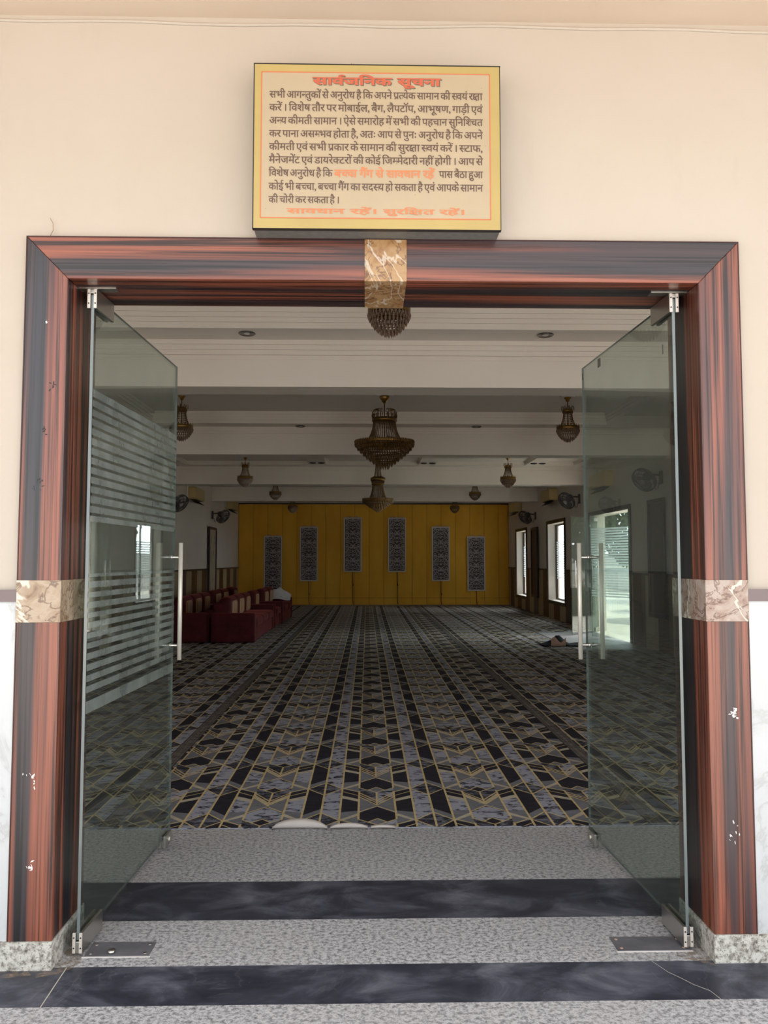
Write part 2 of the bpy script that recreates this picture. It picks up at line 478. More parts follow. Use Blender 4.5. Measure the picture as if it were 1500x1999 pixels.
def dirt_mat():
    b = NB('floor_dirt'); o = b.obj()
    f = b.ramp(b.noise(o, 26, 5, .65), [(.42, 0), (.62, .75)])
    b.set((.33, .255, .19), .9, 0, .1, Alpha=f)
dirt_mat()
m = MB()
m.add([(-1.42, -.045, .0008), (-1.20, -.060, .0008), (-1.10, -.02, .0008), (-1.07, .05, .0008), (-1.10, .20, .0008), (-1.157, .21, .0008), (-1.157, -.007, .0008), (-1.42, -.007, .0008)], [tuple(range(8))])
m.add([(1.18, .05, .0008), (1.30, -.03, .0008), (1.30, .20, .0008), (1.22, .20, .0008)], [(0, 1, 2, 3)])
struct(m.build('floor_stain', 'floor_dirt'))

# wainscot, dado rails
def wainscot_side(x, sx, holes, name, rail):
    w = MB(); r = MB()
    for a, b, c, d in cells(.4, YC, 0, 1.245, holes): w.box(min(x, x+sx*.02), max(x, x+sx*.02), a, b, c, d)
    for a, b, c, d in cells(.4, YC, 1.245, 1.285, holes): r.box(min(x, x+sx*.035), max(x, x+sx*.035), a, b, c, d)
    struct(w.build(name, 'wainscot')); struct(r.build(rail, 'dark_wood'))
wainscot_side(XR, -1, [(a-.09, b+.09, c-.09, d+.09) for a, b, c, d in HR], 'trim_4', 'trim_5')
wainscot_side(XL, 1, HL, 'trim_6', 'trim_7')

# ceiling slab, bays with recesses, beams
m = MB(); m.box(XL-.3, XR+.3, .02, YC+.3, 4.0, 4.2); struct(m.build('ceiling_slab', 'paint_ceiling'))
def bay(y0, y1, holes, sof, cei, steps=4):
    m = MB()
    for a, b, c, d in cells(XL, XR, y0, y1, holes): m.box(a, b, c, d, sof, sof+.012)
    for hx0, hx1, hy0, hy1 in holes:
        m.box(hx0-.15, hx1+.15, hy0-.15, hy1+.15, cei, cei+.012)
        h = (cei-sof-.012)/steps
        for k in range(steps):
            o = .018*k; a, b = sof+.012+h*k, sof+.012+h*(k+1)
            for q in ((hx0-.05, hx1+.05, hy0-.05, hy0+o), (hx0-.05, hx1+.05, hy1-o, hy1+.05), (hx0-.05, hx0+o, hy0, hy1), (hx1-o, hx1+.05, hy0, hy1)):
                m.box(q[0], q[1], q[2], q[3], a, b)
    return m
bays = MB()
def put(mb):
    o = len(bays.v); bays.v += mb.v; bays.f += [[i+o for i in f] for f in mb.f]; bays.mi += mb.mi; bays.sm += mb.sm
put(bay(JD, BEAMS[0], [(-3.3, 3.72, 1.0, BEAMS[0]-.44)], SOF, CEI))
put(bay(BEAMS[0]+BW, BEAMS[1], [(-3.3, 3.72, BEAMS[0]+BW+.42, BEAMS[1]-.38)], 3.605, 3.785))
put(bay(BEAMS[1]+BW, BEAMS[2], [(-3.9, -1.25, 10.3, 13.95), (-.87, 1.10, 10.3, 13.95), (1.47, 3.42, 10.3, 13.95), (3.82, 4.5, 10.3, 13.95)], 3.56, 3.64, 3))
put(bay(BEAMS[2]+BW, BEAMS[3], [(-3.95, 4.4, BEAMS[2]+BW+.42, BEAMS[3]-.4)], 3.56, 3.73))
put(bay(BEAMS[3]+BW, YC+.08, [(-3.95, 4.4, BEAMS[3]+BW+.42, YC-.6)], 3.56, 3.73))
struct(bays.build('ceiling', 'paint_ceiling'))
for i, y in enumerate(BEAMS):
    m = MB(); tops = SOF if i < 2 else 3.565
    m.box(XL, XR, y, y+BW, BZ, 3.99)
    z0 = 3.44 if i == 0 else 3.47
    n = 4; h = (tops-z0)/n
    for k in range(n):
        o = .006+.02*k
        zb, zt = z0+h*k, z0+h*(k+1) - (.006 if k == 0 else 0)
        m.box(XL, XR, y-o, y, zb, zt); m.box(XL, XR, y+BW, y+BW+o, zb, zt)
    struct(m.build('trim_%d' % (8+i), 'paint_ceiling'))

# ------------------------------------------------------------------ door frame
t = thing('door_1', None, None); struct(t)
m = MB(); m.prism([(FX0, .1017), (JX0, .1017), (JX0, JZ), (FX0, FZ)], 'y', 0, JD); bevel(m.build('jamb', 'wood_upright', t), .002, 1)
m = MB(); m.prism([(JX1, .1017), (FX1, .1017), (FX1, FZ), (JX1, JZ)], 'y', 0, JD); bevel(m.build('jamb', 'wood_upright', t), .002, 1)
m = MB(); m.prism([(JX0, JZ), (JX1, JZ), (FX1, FZ), (FX0, FZ)], 'y', 0, JD); bevel(m.build('lintel', 'wood_level', t), .002, 1)
m = MB()
m.box(FX0-.004, FX0, .001, .02, .1017, FZ); m.box(FX1, FX1+.004, .001, .02, .1017, FZ); m.box(FX0-.004, FX1+.004, .001, .02, FZ, FZ+.004)
m.build('edge_strip', 'wood_edge', t)
m = MB(); m.box(FX0-.003, JX0+.004, -.004, JD+.003, 1.267, 1.426); bevel(m.build('marble_block', 'marble_tan', t), .0015, 1)
m = MB(); m.box(JX1-.004, FX1+.003, -.004, JD+.003, 1.267, 1.426); bevel(m.build('marble_block', 'marble_rose', t), .0015, 1)
m = MB(); m.box(-.012, .153, -.004, JD+.003, JZ-.004, FZ-.001); bevel(m.build('marble_block', 'marble_amber', t), .0015, 1)
m = MB()
for cx, cz, n, w, mat in ((-1.235, 2.0, 9, .02, 1), (-1.21, 2.17, 6, .015, 1), (-1.25, 1.79, 10, .025, 1), (-1.25, .70, 12, .03, 0), (-1.25, .36, 8, .02, 0), (1.40, .92, 16, .018, 0), (1.385, .47, 10, .03, 0), (-1.24, 2.42, 2, .004, 0)):
    for k in range(n):
        x = cx+random.gauss(0, w*.4); z = cz+random.gauss(0, w*.55); a = random.gauss(1.1, .5); L = random.uniform(.002, .009)
        dx, dz = math.cos(a)*L, math.sin(a)*L; q = random.uniform(.0015, .004)
        yy = -.0005-.00004*k; m.add([(x-dx, yy, z-dz), (x+q, yy, z-q), (x+dx, yy, z+dz), (x-q, yy, z+q)], [(0, 1, 2, 3)], mat)
m.build('scuff_marks', ['scuff', 'scuff_dark'], t)

# ------------------------------------------------------------------ glass entrance doors
def leaf(side, hinge, free, label, hlabel):
    hx, hy = hinge; fx, fy = free
    t = thing('glass_door', label, 'door', (hx, hy, 0), math.atan2(fy-hy, fx-hx), 'glass entrance doors')
    L = math.hypot(fx-hx, fy-hy)             # local x runs along the leaf from hinge to free edge, local y across it
    z0, z1 = .058, 2.563
    g = MB(); g.box(0, L, -.006, .006, z0, z1, 0)
    o = g.build('glass_pane', ['glass_door', 'glass_edge'], t)
    for p in o.data.polygons:
        if abs(p.normal.y) < .5: p.material_index = 1
    f = MB()
    for za, zb, ln in ((2.505, 2.583, .185), (.012, .088, .20)):
        for s in (-1, 1): f.box(-.008, ln, s*.007 if s > 0 else -.017, .017 if s > 0 else -.007, za, zb)
        f.box(-.0085, -.006, -.0068, .0068, zb-.05 if za > 1 else za, zb if za > 1 else za+.045)
    for k, (za, zb) in enumerate(((2.505, 2.583), (.012, .088))):
        m = MB(); ln = .185 if k == 0 else .20
        m.box(-.008, ln, -.019, -.0065, za, zb); m.box(-.008, ln, .0065, .019, za, zb)
        m.box(-.008, ln-.01, -.0065, .0065, *((2.566, zb) if k == 0 else (za, .055)))
        bevel(m.build('patch_fitting', 'steel', t), .002)
        e = MB(); e.box(-.0098, -.0082, -.0185, -.0068, za+.001, zb-.001); e.box(-.0098, -.0082, .0068, .0185, za+.001, zb-.001); e.build('end_cap', 'cap_pale', t)
        for y in (-.013, .013):
            for zz in (za+.02, zb-.018):
                e = MB(); e.lathe([(.003, 0), (.003, .0015), (.001, .002)], 8, 0, Matrix.Translation((-.0098, y, zz)) @ Matrix.Rotation(-PI/2, 4, 'Y'))
                e.build('screw', 'lamp_black', t)
    m = MB(); m.box(L-.13, L-.012, -.018, -.0065, .020, .080); m.box(L-.13, L-.012, .0065, .018, .020, .080); m.box(L-.12, L-.02, -.0065, .0065, .024, .055)
    k = bevel(m.build('corner_lock', 'steel', t), .002)
    m = MB()
    for s in (-1, 1): m.lathe([(.011, 0), (.011, .006), (.008, .008)], 14, 0, Matrix.Translation((L-.07, s*.018, .05)) @ Matrix.Rotation(-s*PI/2, 4, 'X'))
    m.build('keyhole', 'steel_pale', k)
    hz = L-.075
    for s in (-1, 1):
        m = MB(); m.tube([(hz, s*.060, .977), (hz, s*.060, 1.594)], .0115, 16)
        b = m.build('pull_handle', 'steel_pale', t); b['label'] = hlabel
    m = MB()
    for z in (1.052, 1.518):
        m.tube([(hz, -.052, z), (hz, .052, z)], .007, 12)
        for s in (-1, 1): m.lathe([(.012, 0), (.012, .008), (.008, .012)], 14, 0, Matrix.Translation((hz, s*.0062, z)) @ Matrix.Rotation(-s*PI/2, 4, 'X'))
    m.build('handle_standoff', 'steel', t)
    return t, L
LL, lenL = leaf(-1, (-1.0987, .103), (-1.0509, 1.2937), 'open glass entrance door on the left, with frosted horizontal stripes', 'steel pull bar')
LR, lenR = leaf(1, (1.2426, .104), (1.1943, 1.2744), 'open clear unstriped glass entrance door on the right', 'steel pull bar')
# frosted striped film on the left leaf
m = MB(); yF = -.0068
def film(za, zb): m.box(.004, lenL-.003, yF-.0004, yF, za, zb)
gaps = [2.146, 2.107, 2.069, 2.031, 1.992, 1.953, 1.914, 1.876, 1.838, 1.800, 1.762, 1.722, 1.684]
zt = 2.183
for g in gaps: film(g+.006, zt); zt = g-.006
film(1.655, zt)
low = [1.457, 1.427, 1.385, 1.346, 1.304, 1.267, 1.226, 1.187, 1.147, 1.104, 1.061, 1.019]
for a, b in zip(low, low[1:]): film(b+.0085, a-.0085)
film(.985, 1.0105); film(.905, .952)
m.build('frosted_film', 'glass_film', LL)
# small tape scraps on the right leaf
m = MB()
m.box(lenR-.31, lenR-.265, .0064, .0068, 2.50, 2.545); m.box(lenR-.02, lenR-.008, .0064, .0068, 2.495, 2.53); m.box(.09, .10, .0064, .0068, 2.36, 2.40)
m.build('tape_scrap', 'sticker', LR)

for x0, x1, side, lab in ((-1.073, -.827, -1, 'dark steel floor spring plate under the striped glass door'), (.967, 1.25, 1, 'dark steel floor spring plate under the clear glass door')):
    t = thing('floor_spring_plate', lab, 'floor plate', ((x0+x1)/2, .147, 0), 0, 'floor spring plates')
    w = (x1-x0)/2
    m = MB(); m.box(-w, w, -.056, .058, .0002, .003); bevel(m.build('cover_plate', 'spring_plate', t), .001, 1)
    m = MB(); m.box(-w-.006, w+.006, -.0625, -.056, .0002, .0022); m.build('rim', 'scuff', t)
    for sx in (-w+.02, w-.02):
        for sy in (-.035, .035):
            m = MB(); m.lathe([(.007, .003), (.007, .0045), (.003, .005)], 10, 0, None, (sx, sy)); m.build('screw', 'fold_pink' if side > 0 else 'steel', t)
    m = MB(); px = -.026 if side < 0 else .134
    m.lathe([(.014, .003), (.014, .014)], 14, 0, None, (px, -.03)); m.build('pivot', 'steel', t)
m = MB()
for x in (-1.095, 1.24):
    t = thing('top_pivot_plate', 'thin steel pivot plate above the ' + ('striped' if x < 0 else 'clear') + ' glass door', 'hinge plate', (x, .13, JZ), 0, 'top pivot plates')
    m = MB(); m.box(-.085, .085, -.022, .022, -.003, -.0002); m.build('plate', 'steel', t)
    m = MB(); m.lathe([(.008, -.012), (.008, -.003)], 12); m.build('pin', 'steel', t)

# ------------------------------------------------------------------ notice board with Devanagari lettering
SX0, SX1, SZ0, SZ1, SY = -.4345, .5085, 2.757, 3.404, -.092
sg = thing('notice_board', 'yellow bordered notice board with Hindi text over the entrance', 'sign', ((SX0+SX1)/2, .019, SZ0+.001))
OX, OZ = (SX0+SX1)/2, SZ0+.001; OY = .019
def inv(mb):   # world -> local of the board
    mb.v = [(x-OX, y-OY, z-OZ) for x, y, z in mb.v]; return mb
m = MB(); m.box(SX0, SX1, SY+.002, .018, SZ0+.002, SZ1); bevel(inv(m).build('casing', 'sign_body', sg), .003)
m = MB()
for q in ((SX0-.003, SX1+.003, SZ1-.0012, SZ1+.003), (SX0-.002, SX1+.002, SZ0, SZ0+.001), (SX0-.003, SX0+.0008, SZ0, SZ1), (SX1-.0008, SX1+.002, SZ0, SZ1)):
    m.box(q[0], q[1], SY-.002, SY+.02, q[2], q[3])
inv(m).build('rim', 'sign_black', sg)
m = MB(); m.box(SX0+.0008, SX1-.0008, SY-.001, SY+.002, SZ0+.001, SZ1-.0012); inv(m).build('face', 'sign_yellow', sg)
RX0, RX1, RZ0, RZ1 = -.4065, .4695, 2.7985, 3.372
m = MB(); m.box(RX0, RX1, SY-.0016, SY-.001, RZ0, RZ1); inv(m).build('panel', 'sign_cream', sg)
m = MB(); lw = .0022
for q in ((RX0, RX1, RZ1-lw, RZ1+lw), (RX0, RX1, RZ0-lw, RZ0+lw), (RX0-lw, RX0+lw, RZ0, RZ1), (RX1-lw, RX1+lw, RZ0, RZ1)):
    m.box(q[0], q[1], SY-.0022, SY-.0016, q[2], q[3])
inv(m).build('border_line', 'line_red', sg)

_gc = {}
_tc = bpy.data.curves.new('glyph', 'FONT'); _to = bpy.data.objects.new('glyph', _tc); COL.objects.link(_to)
_tc.resolution_u = 4
def _ink(body, off):
    _tc.body = body; _tc.offset = off; bpy.context.view_layer.update()
    me = _to.to_mesh(); r = ([v.co.copy() for v in me.vertices], [list(p.vertices) for p in me.polygons]); _to.to_mesh_clear(); return r
BAR = max(v.x for v in _ink('|||||||', 0)[0])
def glyph(ch, off=0.0):
    k = (ch, off)
    if k not in _gc:
        vs, fs = _ink(ch, off)
        adv = max(v.x for v in _ink('|'+ch+'||||||', 0)[0]) - BAR
        _gc[k] = (vs, fs, adv)
    return _gc[k]
def clip_x(vs, fs, xmax):
    bm = bmesh.new(); bv = [bm.verts.new(v) for v in vs]
    for f in fs:
        try: bm.faces.new([bv[i] for i in f])
        except ValueError: pass
    bmesh.ops.bisect_plane(bm, geom=bm.verts[:]+bm.edges[:]+bm.faces[:], plane_co=(xmax, 0, 0), plane_no=(1, 0, 0), clear_outer=True)
    bm.verts.index_update(); r = ([v.co.copy() for v in bm.verts], [[v.index for v in f.verts] for f in bm.faces]); bm.free(); return r
def stroke(pts, w):
    vs = []; fs = []
    for q, ((x0, y0), (x1, y1)) in enumerate(zip(pts, pts[1:])):
        zq = 4e-5*q
        d = Vector((x1-x0, y1-y0)); L = d.length or 1e-6; n = Vector((-d.y, d.x))/L*w/2; e = d/L*w*.3
        o = len(vs); vs += [Vector((x0-e.x+n.x, y0-e.y+n.y, zq)), Vector((x1+e.x+n.x, y1+e.y+n.y, zq)), Vector((x1+e.x-n.x, y1+e.y-n.y, zq)), Vector((x0-e.x-n.x, y0-e.y-n.y, zq))]
        fs.append([o, o+1, o+2, o+3])
    return vs, fs
VIR = '\u094d'; IM = '\u093f'; RA = '\u0930'; KSSA = '\u0915\u094d\u0937'
def is_con(c): return '\u0915' <= c <= '\u0939'
def shape(word, off=0.0, bold=0.0):
    """one word -> verts, faces, width; halves, i-matra order, ra forms and kssa are set by hand"""
    V = []; F = []; x = 0.0
    def emit(vs, fs, dx, dy=0):
        for bx, by in (((0, 0),) if not bold else ((-bold, -bold*.5), (bold, -bold*.5), (-bold, bold*.5), (bold, bold*.5), (0, 0))):
            o = len(V); V.extend([Vector((v.x+dx+bx, v.y+dy+by, v.z+len(V)*1.2e-7)) for v in vs]); F.extend([[i+o for i in f] for f in fs])
    i = 0; n = len(word)
    while i < n:
        c = word[i]
        if not is_con(c):
            vs, fs, a = glyph(c, off); emit(vs, fs, x); x += a; i += 1; continue
        cl = [c]; i += 1
        if i < n and word[i] == '\u093c': cl[-1] += word[i]; i += 1
        while i+1 < n and word[i] == VIR and is_con(word[i+1]): cl.append(word[i+1]); i += 2
        marks = []
        while i < n and not is_con(word[i]) and word[i] in '\u093e\u093f\u0940\u0941\u0942\u0943\u0947\u0948\u0949\u094b\u094c\u0901\u0902\u0903': marks.append(word[i]); i += 1
        reph = len(cl) > 1 and cl[0] == RA
        if reph: cl = cl[1:]
        subra = len(cl) > 1 and cl[-1] == RA
        if subra: cl = cl[:-1]
        if IM in marks:
            vs, fs, a = glyph(IM, off); emit(vs, fs, x); x += a; marks.remove(IM)
        if cl == ['\u0915', '\u0937']:
            a = .76; st = .070+2*off
            for qi, pts in enumerate(([(0, .585), (a, .585)], [(.60, .6), (.60, 0)], [(.20, .58), (.20, .50), (.12, .45), (.08, .38), (.11, .30), (.20, .27), (.30, .29), (.41, .36), (.60, .36)],
                        [(.20, .27), (.11, .22), (.07, .15), (.10, .08), (.19, .05), (.29, .08), (.33, .16), (.28, .22)], [(.29, .08), (.38, .0), (.42, -.06)])):
                vs, fs = stroke(pts, st); emit([v+Vector((0, 0, 4e-4*qi)) for v in vs], fs, x)
            x += a
        else:
            for h in cl[:-1]:
                vs, fs, a = glyph(h, off)
                cut = a-.155 if h not in '\u0915\u092b' else a-.13
                vs, fs = clip_x(vs, fs, cut); emit(vs, fs, x); x += cut
            vs, fs, a = glyph(cl[-1], off); emit(vs, fs, x)
            if subra:
                s2 = stroke([(a-.15, .20), (a-.42, .02)], .075+2*off); emit(*s2, x)
            x += a
        for q, k in enumerate(marks):
            vs, fs, a = glyph(k, off); emit(vs, fs, x + (.13 if k == '\u0902' and q else 0)); x += a
        if reph:
            s2 = stroke([(-.16, .62), (-.20, .72), (-.17, .80), (-.08, .83), (.0, .79)], .07+off); emit(*s2, x)
    return V, F, x
def uz(py): return SZ1-.0005 - (py-126.2)/(449.3-126.2)*(SZ1-SZ0)      # rows and columns of the printed face, measured in its own width
def ux(px): return SX0 + (px-494.5)/(979-494.5)*(SX1-SX0)
def line(words, px0, px1, py_top, py_base, mat, off=0.0, sx=None, y=-.0026, name='text_line', bold=0.0):
    sy = (uz(py_top)-uz(py_base))/.622
    shp = [shape(w, off, bold) for w in words]; tot = sum(s[2] for s in shp)
    W_ = ux(px1)-ux(px0)
    if sx is None:
        sx = min(sy*1.0, W_/(tot+.16*(len(words)-1)))
        gap = (W_-tot*sx)/max(1, len(words)-1)
    else: sx = W_/tot; gap = 0
    m = MB(); x = ux(px0)
    for V, F, w in shp:
        m.add([(x+v.x*sx, SY+y-v.z, uz(py_base)+v.y*sy) for v in V], F); x += w*sx+gap
    o = inv(m).build(name, mat, sg); return o
ROWS = ['सभी आगन्तुकों से अनुरोध है कि अपने प्रत्येक सामान की स्वयं रक्षा', 'करें । विशेष तौर पर मोबाईल, बैग, लैपटॉप, आभूषण, गाड़ी एवं',
        'अन्य कीमती सामान । ऐसे समारोह में सभी की पहचान सुनिश्चित', 'कर पाना असम्भव होता है, अतः आप से पुनः अनुरोध है कि अपने',
        'कीमती एवं सभी प्रकार के सामान की सुरक्षा स्वयं करें । स्टाफ,', 'मैनेजमेंट एवं डायरेक्टरों की कोई जिम्मेदारी नहीं होगी । आप से']
for k, r in enumerate(ROWS):
    line(r.split(), 524.5, 944.5, 180.2+25.75*k, 193.2+25.75*k, 'ink_brown', .006, bold=.011)
t7, b7 = 334.7, 347.6
line('विशेष अनुरोध है कि'.split(), 524.5, 648.5, t7, b7, 'ink_brown', .006, bold=.011)
line('बच्चा गैंग से सावधान रहें'.split(), 652.5, 848, t7-.5, b7+.3, 'ink_orange', .006, name='text_highlight', bold=.026)
line('पास बैठा हुआ'.split(), 858, 944, t7, b7, 'ink_brown', .006, bold=.011)
line('कोई भी बच्चा, बच्चा गैंग का सदस्य हो सकता है एवं आपके सामान'.split(), 524.5, 944, 360.8, 374, 'ink_brown', .006, bold=.011)
line('की चोरी कर सकता है ।'.split(), 524.5, 663, 387, 399.5, 'ink_brown', .006, bold=.011)
for wd, a, b in (('सार्वजनिक', 610, 764), ('सूचना', 777, 861)):
    line([wd], a+1.5, b+1.8, 153.6, 167.4, 'ink_shadow', .010, bold=.03, sx='fit', name='heading_shadow')
    line([wd], a, b, 152.2, 166.0, 'ink_red', .010, bold=.03, sx='fit', y=-.0032, name='heading_word')
for wd, a, b in (('सावधान', 560.5, 672), ('रहें।', 684, 738), ('सुरक्षित', 749, 848), ('रहें।', 859, 910)):
    line([wd], a, b, 410.4, 419.6, 'ink_orange', .008, bold=.02, sx='fit', name='footer_word')
bpy.data.objects.remove(_to)
m = MB(); random.seed(3)
for k in range(60):
    x = random.uniform(RX0, RX1); z = random.uniform(RZ0, RZ1); q = random.uniform(.0006, .0016)
    m.add([(x-q, SY-.0018, z), (x, SY-.0018, z-q), (x+q, SY-.0018, z), (x, SY-.0018, z+q)], [(0, 1, 2, 3)])
inv(m).build('dirt_specks', 'seam_dark', sg)['kind'] = 'stuff'

# dry stalks poking out above the frame and the board
for pts, lab in (([(-.055, .005, 3.405), (-.07, .0, 3.44), (-.10, .004, 3.47)], 'thin dry stalk with a kink, leftmost of those above the notice board'),
                 ([(-.035, .0, 3.405), (-.05, .004, 3.43), (-.065, .0, 3.472)], 'thin straight dry stalk, second from left above the notice board'),
                 ([(.085, .002, 3.405), (.09, .0, 3.44), (.093, .004, 3.465)], 'thin dry stalk standing alone above the notice board right of its middle'),
                 ([(-1.24, .012, 2.76), (-1.225, .008, 2.785), (-1.228, .01, 2.815), (-1.24, .012, 2.835)], 'thin curved dry stalk on the left end of the door frame top')):
    m = MB(); m.tube(pts, .0011, 5); tag(m.build('dry_stalk', 'straw'), lab, 'twig', 'dry stalks')

# ------------------------------------------------------------------ patterned carpet
AX, CW, PP, Y0 = .062, .11125, .632, 1.918
CM = ['carpet_marble', 'carpet_marble_dark', 'carpet_dark', 'carpet_grey', 'carpet_gold', 'carpet_pale', 'carpet_seam', 'carpet_backing']
def clip_poly(p, x0, x1, y0, y1):
    for ax, lim, sg_ in ((0, x0, 1), (0, x1, -1), (1, y0, 1), (1, y1, -1)):
        out = []
        for a, b in zip(p, p[1:]+p[:1]):
            ia, ib = (a[ax]-lim)*sg_ >= 0, (b[ax]-lim)*sg_ >= 0
            if ia: out.append(a)
            if ia != ib:
                t = (lim-a[ax])/(b[ax]-a[ax]); out.append((a[0]+(b[0]-a[0])*t, a[1]+(b[1]-a[1])*t))
        p = out
        if len(p) < 3: return []
    return p
def carpet_roll(x0, x1, y0, y1, label):
    t = MB(); zb = .004; cnt = [0]
    t.box(x0, x1, y0, y1, -.003, zb, 0)
    def poly(pts, mat, lay):
        p = clip_poly(pts, x0+.002, x1-.002, y0, y1)
        if len(p) >= 3: cnt[0] = (cnt[0]+1) % 61; t.add([(a, b, zb+.0004*lay+cnt[0]*5e-6) for a, b in p], [tuple(range(len(p)))], mat)
    def ln(a, b, w, mat=4, lay=4):
        d = Vector((b[0]-a[0], b[1]-a[1])); L = d.length; n = Vector((-d.y, d.x))/L*w/2
        poly([(a[0]+n.x, a[1]+n.y), (b[0]+n.x, b[1]+n.y), (b[0]-n.x, b[1]-n.y), (a[0]-n.x, a[1]-n.y)], mat, lay)
    c0 = math.floor((x0-AX)/CW/6)-1; c1 = math.ceil((x1-AX)/CW/6)+1
    r0 = math.floor((y0-Y0)/PP)-1; r1 = math.ceil((y1-Y0)/PP)+1
    for c in range(c0, c1+1):
        one = c % 2 == 0; ax = AX+c*6*CW
        for s in (-1, 1):
            X = lambda u: ax+s*u*CW
            for u in ((2, 3) if s > 0 else (2,)): ln((X(u), y0), (X(u), y1), .0125, 4, 5)
            if not one: poly([(X(2), y0), (X(3), y0), (X(3), y1), (X(2), y1)], 2, 1)
            for r in range(r0, r1+1):
                q = lambda u, v: (ax+s*u*CW, Y0+(r+v)*PP)
                inner = 1 if (one and s < 0) or not one else 0
                poly([q(0, -.58), q(1, -.58), q(1, .42), q(0, .42)], inner, 1)
                poly([q(0, 0), q(1, .27), q(1, -.22), q(0, -.03)], 3, 2)
                poly([q(0, -.05), q(1, -.24), q(1, -.42), q(.5, -.5), q(0, -.40)], 2 if one else 0, 2)
                poly([q(0, -.40), q(.5, -.5), q(0, -.58)], 3 if one else 2, 3)
                for v in (0, .07, .14): ln(q(0, v), q(1, v+.27), .010)
                if not one: poly([q(0, .01), q(1, .28), q(1, .37), q(0, .09)], 5, 3)
                ln(q(0, -.03), q(1, -.22), .010); ln(q(1, -.42), q(.5, -.5), .009); ln(q(.5, -.5), q(0, -.40), .009); ln(q(.5, -.5), q(0, -.58), .009)
                ln(q(1, -.42), q(1, .46), .0125, 4, 5)
                if s > 0: ln(q(0, 0), q(0, .42), .0115, 4, 5)
                poly([q(1, -.7), q(2, -.7), q(2, .3), q(1, .3)], 2 if one else 0, 1)
                poly([q(2, .58), q(1, .43), q(1, .31), q(2, .46)], 2, 2); poly([q(2, .45), q(1, .30), q(1, .20), q(2, .33)], 2, 2)
                poly([q(2, .32), q(1, .19), q(1, .11), q(2, .23)], 5, 3)
                poly([q(2, .22), q(1, .10), q(1, -.26), q(2, -.26)], 2 if one else 0, 2)
                poly([q(2, -.22), q(1, -.17), q(1, -.27), q(2, -.45)], 3, 3)
                poly([q(1, -.24), q(1, -.32), q(2, -.48), q(2, -.43)], 5, 4)
                poly([q(1, -.30), q(2, -.46), q(1, -.57)], 3, 3)
                ln(q(2, .58), q(1, .43), .010); ln(q(2, .455), q(1, .305), .008)
                if one: 
                    poly([q(3, -.23), q(2, -.45), q(3, -.67)], 1, 2); poly([q(3, -.23), q(4, -.45), q(3, -.67)], 1, 2)
                    for sa in (2, 4): ln(q(3, -.23), q(sa, -.45), .010); ln(q(3, -.67), q(sa, -.45), .010)
                    poly([q(3, -.22), q(4, -.44), q(4, -.30), q(3, -.10)], 3, 2)
    for x in (x0, x1):
        for d in (.012, .034):
            u = x+d if x == x0 else x-d
            if XL+.1 < x < XR-.1: poly([(u-.010, y0), (u+.010, y0), (u+.010, y1), (u-.010, y1)], 6, 7); poly([(u-.017, y0), (u+.017, y0), (u+.017, y1), (u-.017, y1)], 2, 6)
    root = t.build('carpet', CM); tag(root, label, 'carpet', 'patterned carpet rolls')
    return root
YB = 23.35
car = carpet_roll(-1.46, 1.66, 1.52, YB, 'middle carpet roll of geometric grey and gold pattern facing the entrance')
carpet_roll(XL+.022, -1.46, 1.52, YB, 'left carpet roll of geometric grey and gold pattern under the red sofas')
carpet_roll(1.66, 3.55, 1.52, YB, 'carpet roll right of the middle one with geometric grey and gold pattern')
carpet_roll(3.55, XR-.022, 1.52, 10.3, 'carpet roll of grey and gold pattern along the right wall short of the side door')
carpet_roll(3.55, XR-.022, 13.6, YB, 'carpet roll of grey and gold pattern along the windowed wall beyond the side door')
# curled pale edge of the middle roll
m = MB()
for cx, w, h in ((-.376, .154, .050), (-.10, .105, .026), (.09, .068, .014)):
    n = 18; vs = []
    for k in range(n+1):
        u = -1+2*k/n; hh = h*max(0, 1-u*u)**.6
        x = cx+u*w
        vs += [(x, 1.512, .001), (x, 1.500-hh*.5, .004+hh*.75), (x, 1.508+hh*.2, .006+hh), (x, 1.535+hh, .0075)]
    fs = []
    for k in range(n):
        for j in range(3): a = k*4+j; fs.append((a, a+4, a+5, a+1))
    m.add(vs, fs, 0, True)
    m.tube([(cx-w+2*w*k/n, 1.500-.5*h*max(0, 1-(-1+2*k/n)**2)**.6, .003+.25*h*max(0, 1-(-1+2*k/n)**2)**.6) for k in range(n+1)], .003, 6, 1)
o = m.build('curled_edge', ['carpet_backing', 'carpet_seam'], car); o['label'] = 'pale curled backing at the front edge'

# loose folds of carpet before the side door
t = thing('folded_carpet', 'rumpled carpet corner folded back beside the side doorway', 'carpet', (3.42, 11.05, .005))
m = MB(); n = 14; vs = []; fs = []
for i in range(n):
    for j in range(8):
        u, v = i/(n-1), j/7
        x = -.35+u*.75; y = -.25+v*.5
        z = .012+.17*math.exp(-((u-.42)/.16)**2)*(.35+.65*math.sin(PI*min(1, v*1.1)))+.012*math.sin(9*u+5*v)
        vs.append((x, y, max(z, .002)))
for i in range(n-1):
    for j in range(7): fs.append((i*8+j, (i+1)*8+j, (i+1)*8+j+1, i*8+j+1))
m.add(vs, fs, 0, True); m.build('fold', 'carpet_dark', t)
m = MB(); vs = []; fs = []
for i in range(10):
    for j in range(6):
        u, v = i/9, j/5
        vs.append((-.22+u*.26, -.27-.03*math.sin(PI*v), .01+v*.16*(.7+.3*math.sin(7*u))))
for i in range(9):
    for j in range(5): fs.append((i*6+j, (i+1)*6+j, (i+1)*6+j+1, i*6+j+1))
m.add(vs, fs, 0, True); m.build('turned_edge', 'fold_pink', t)

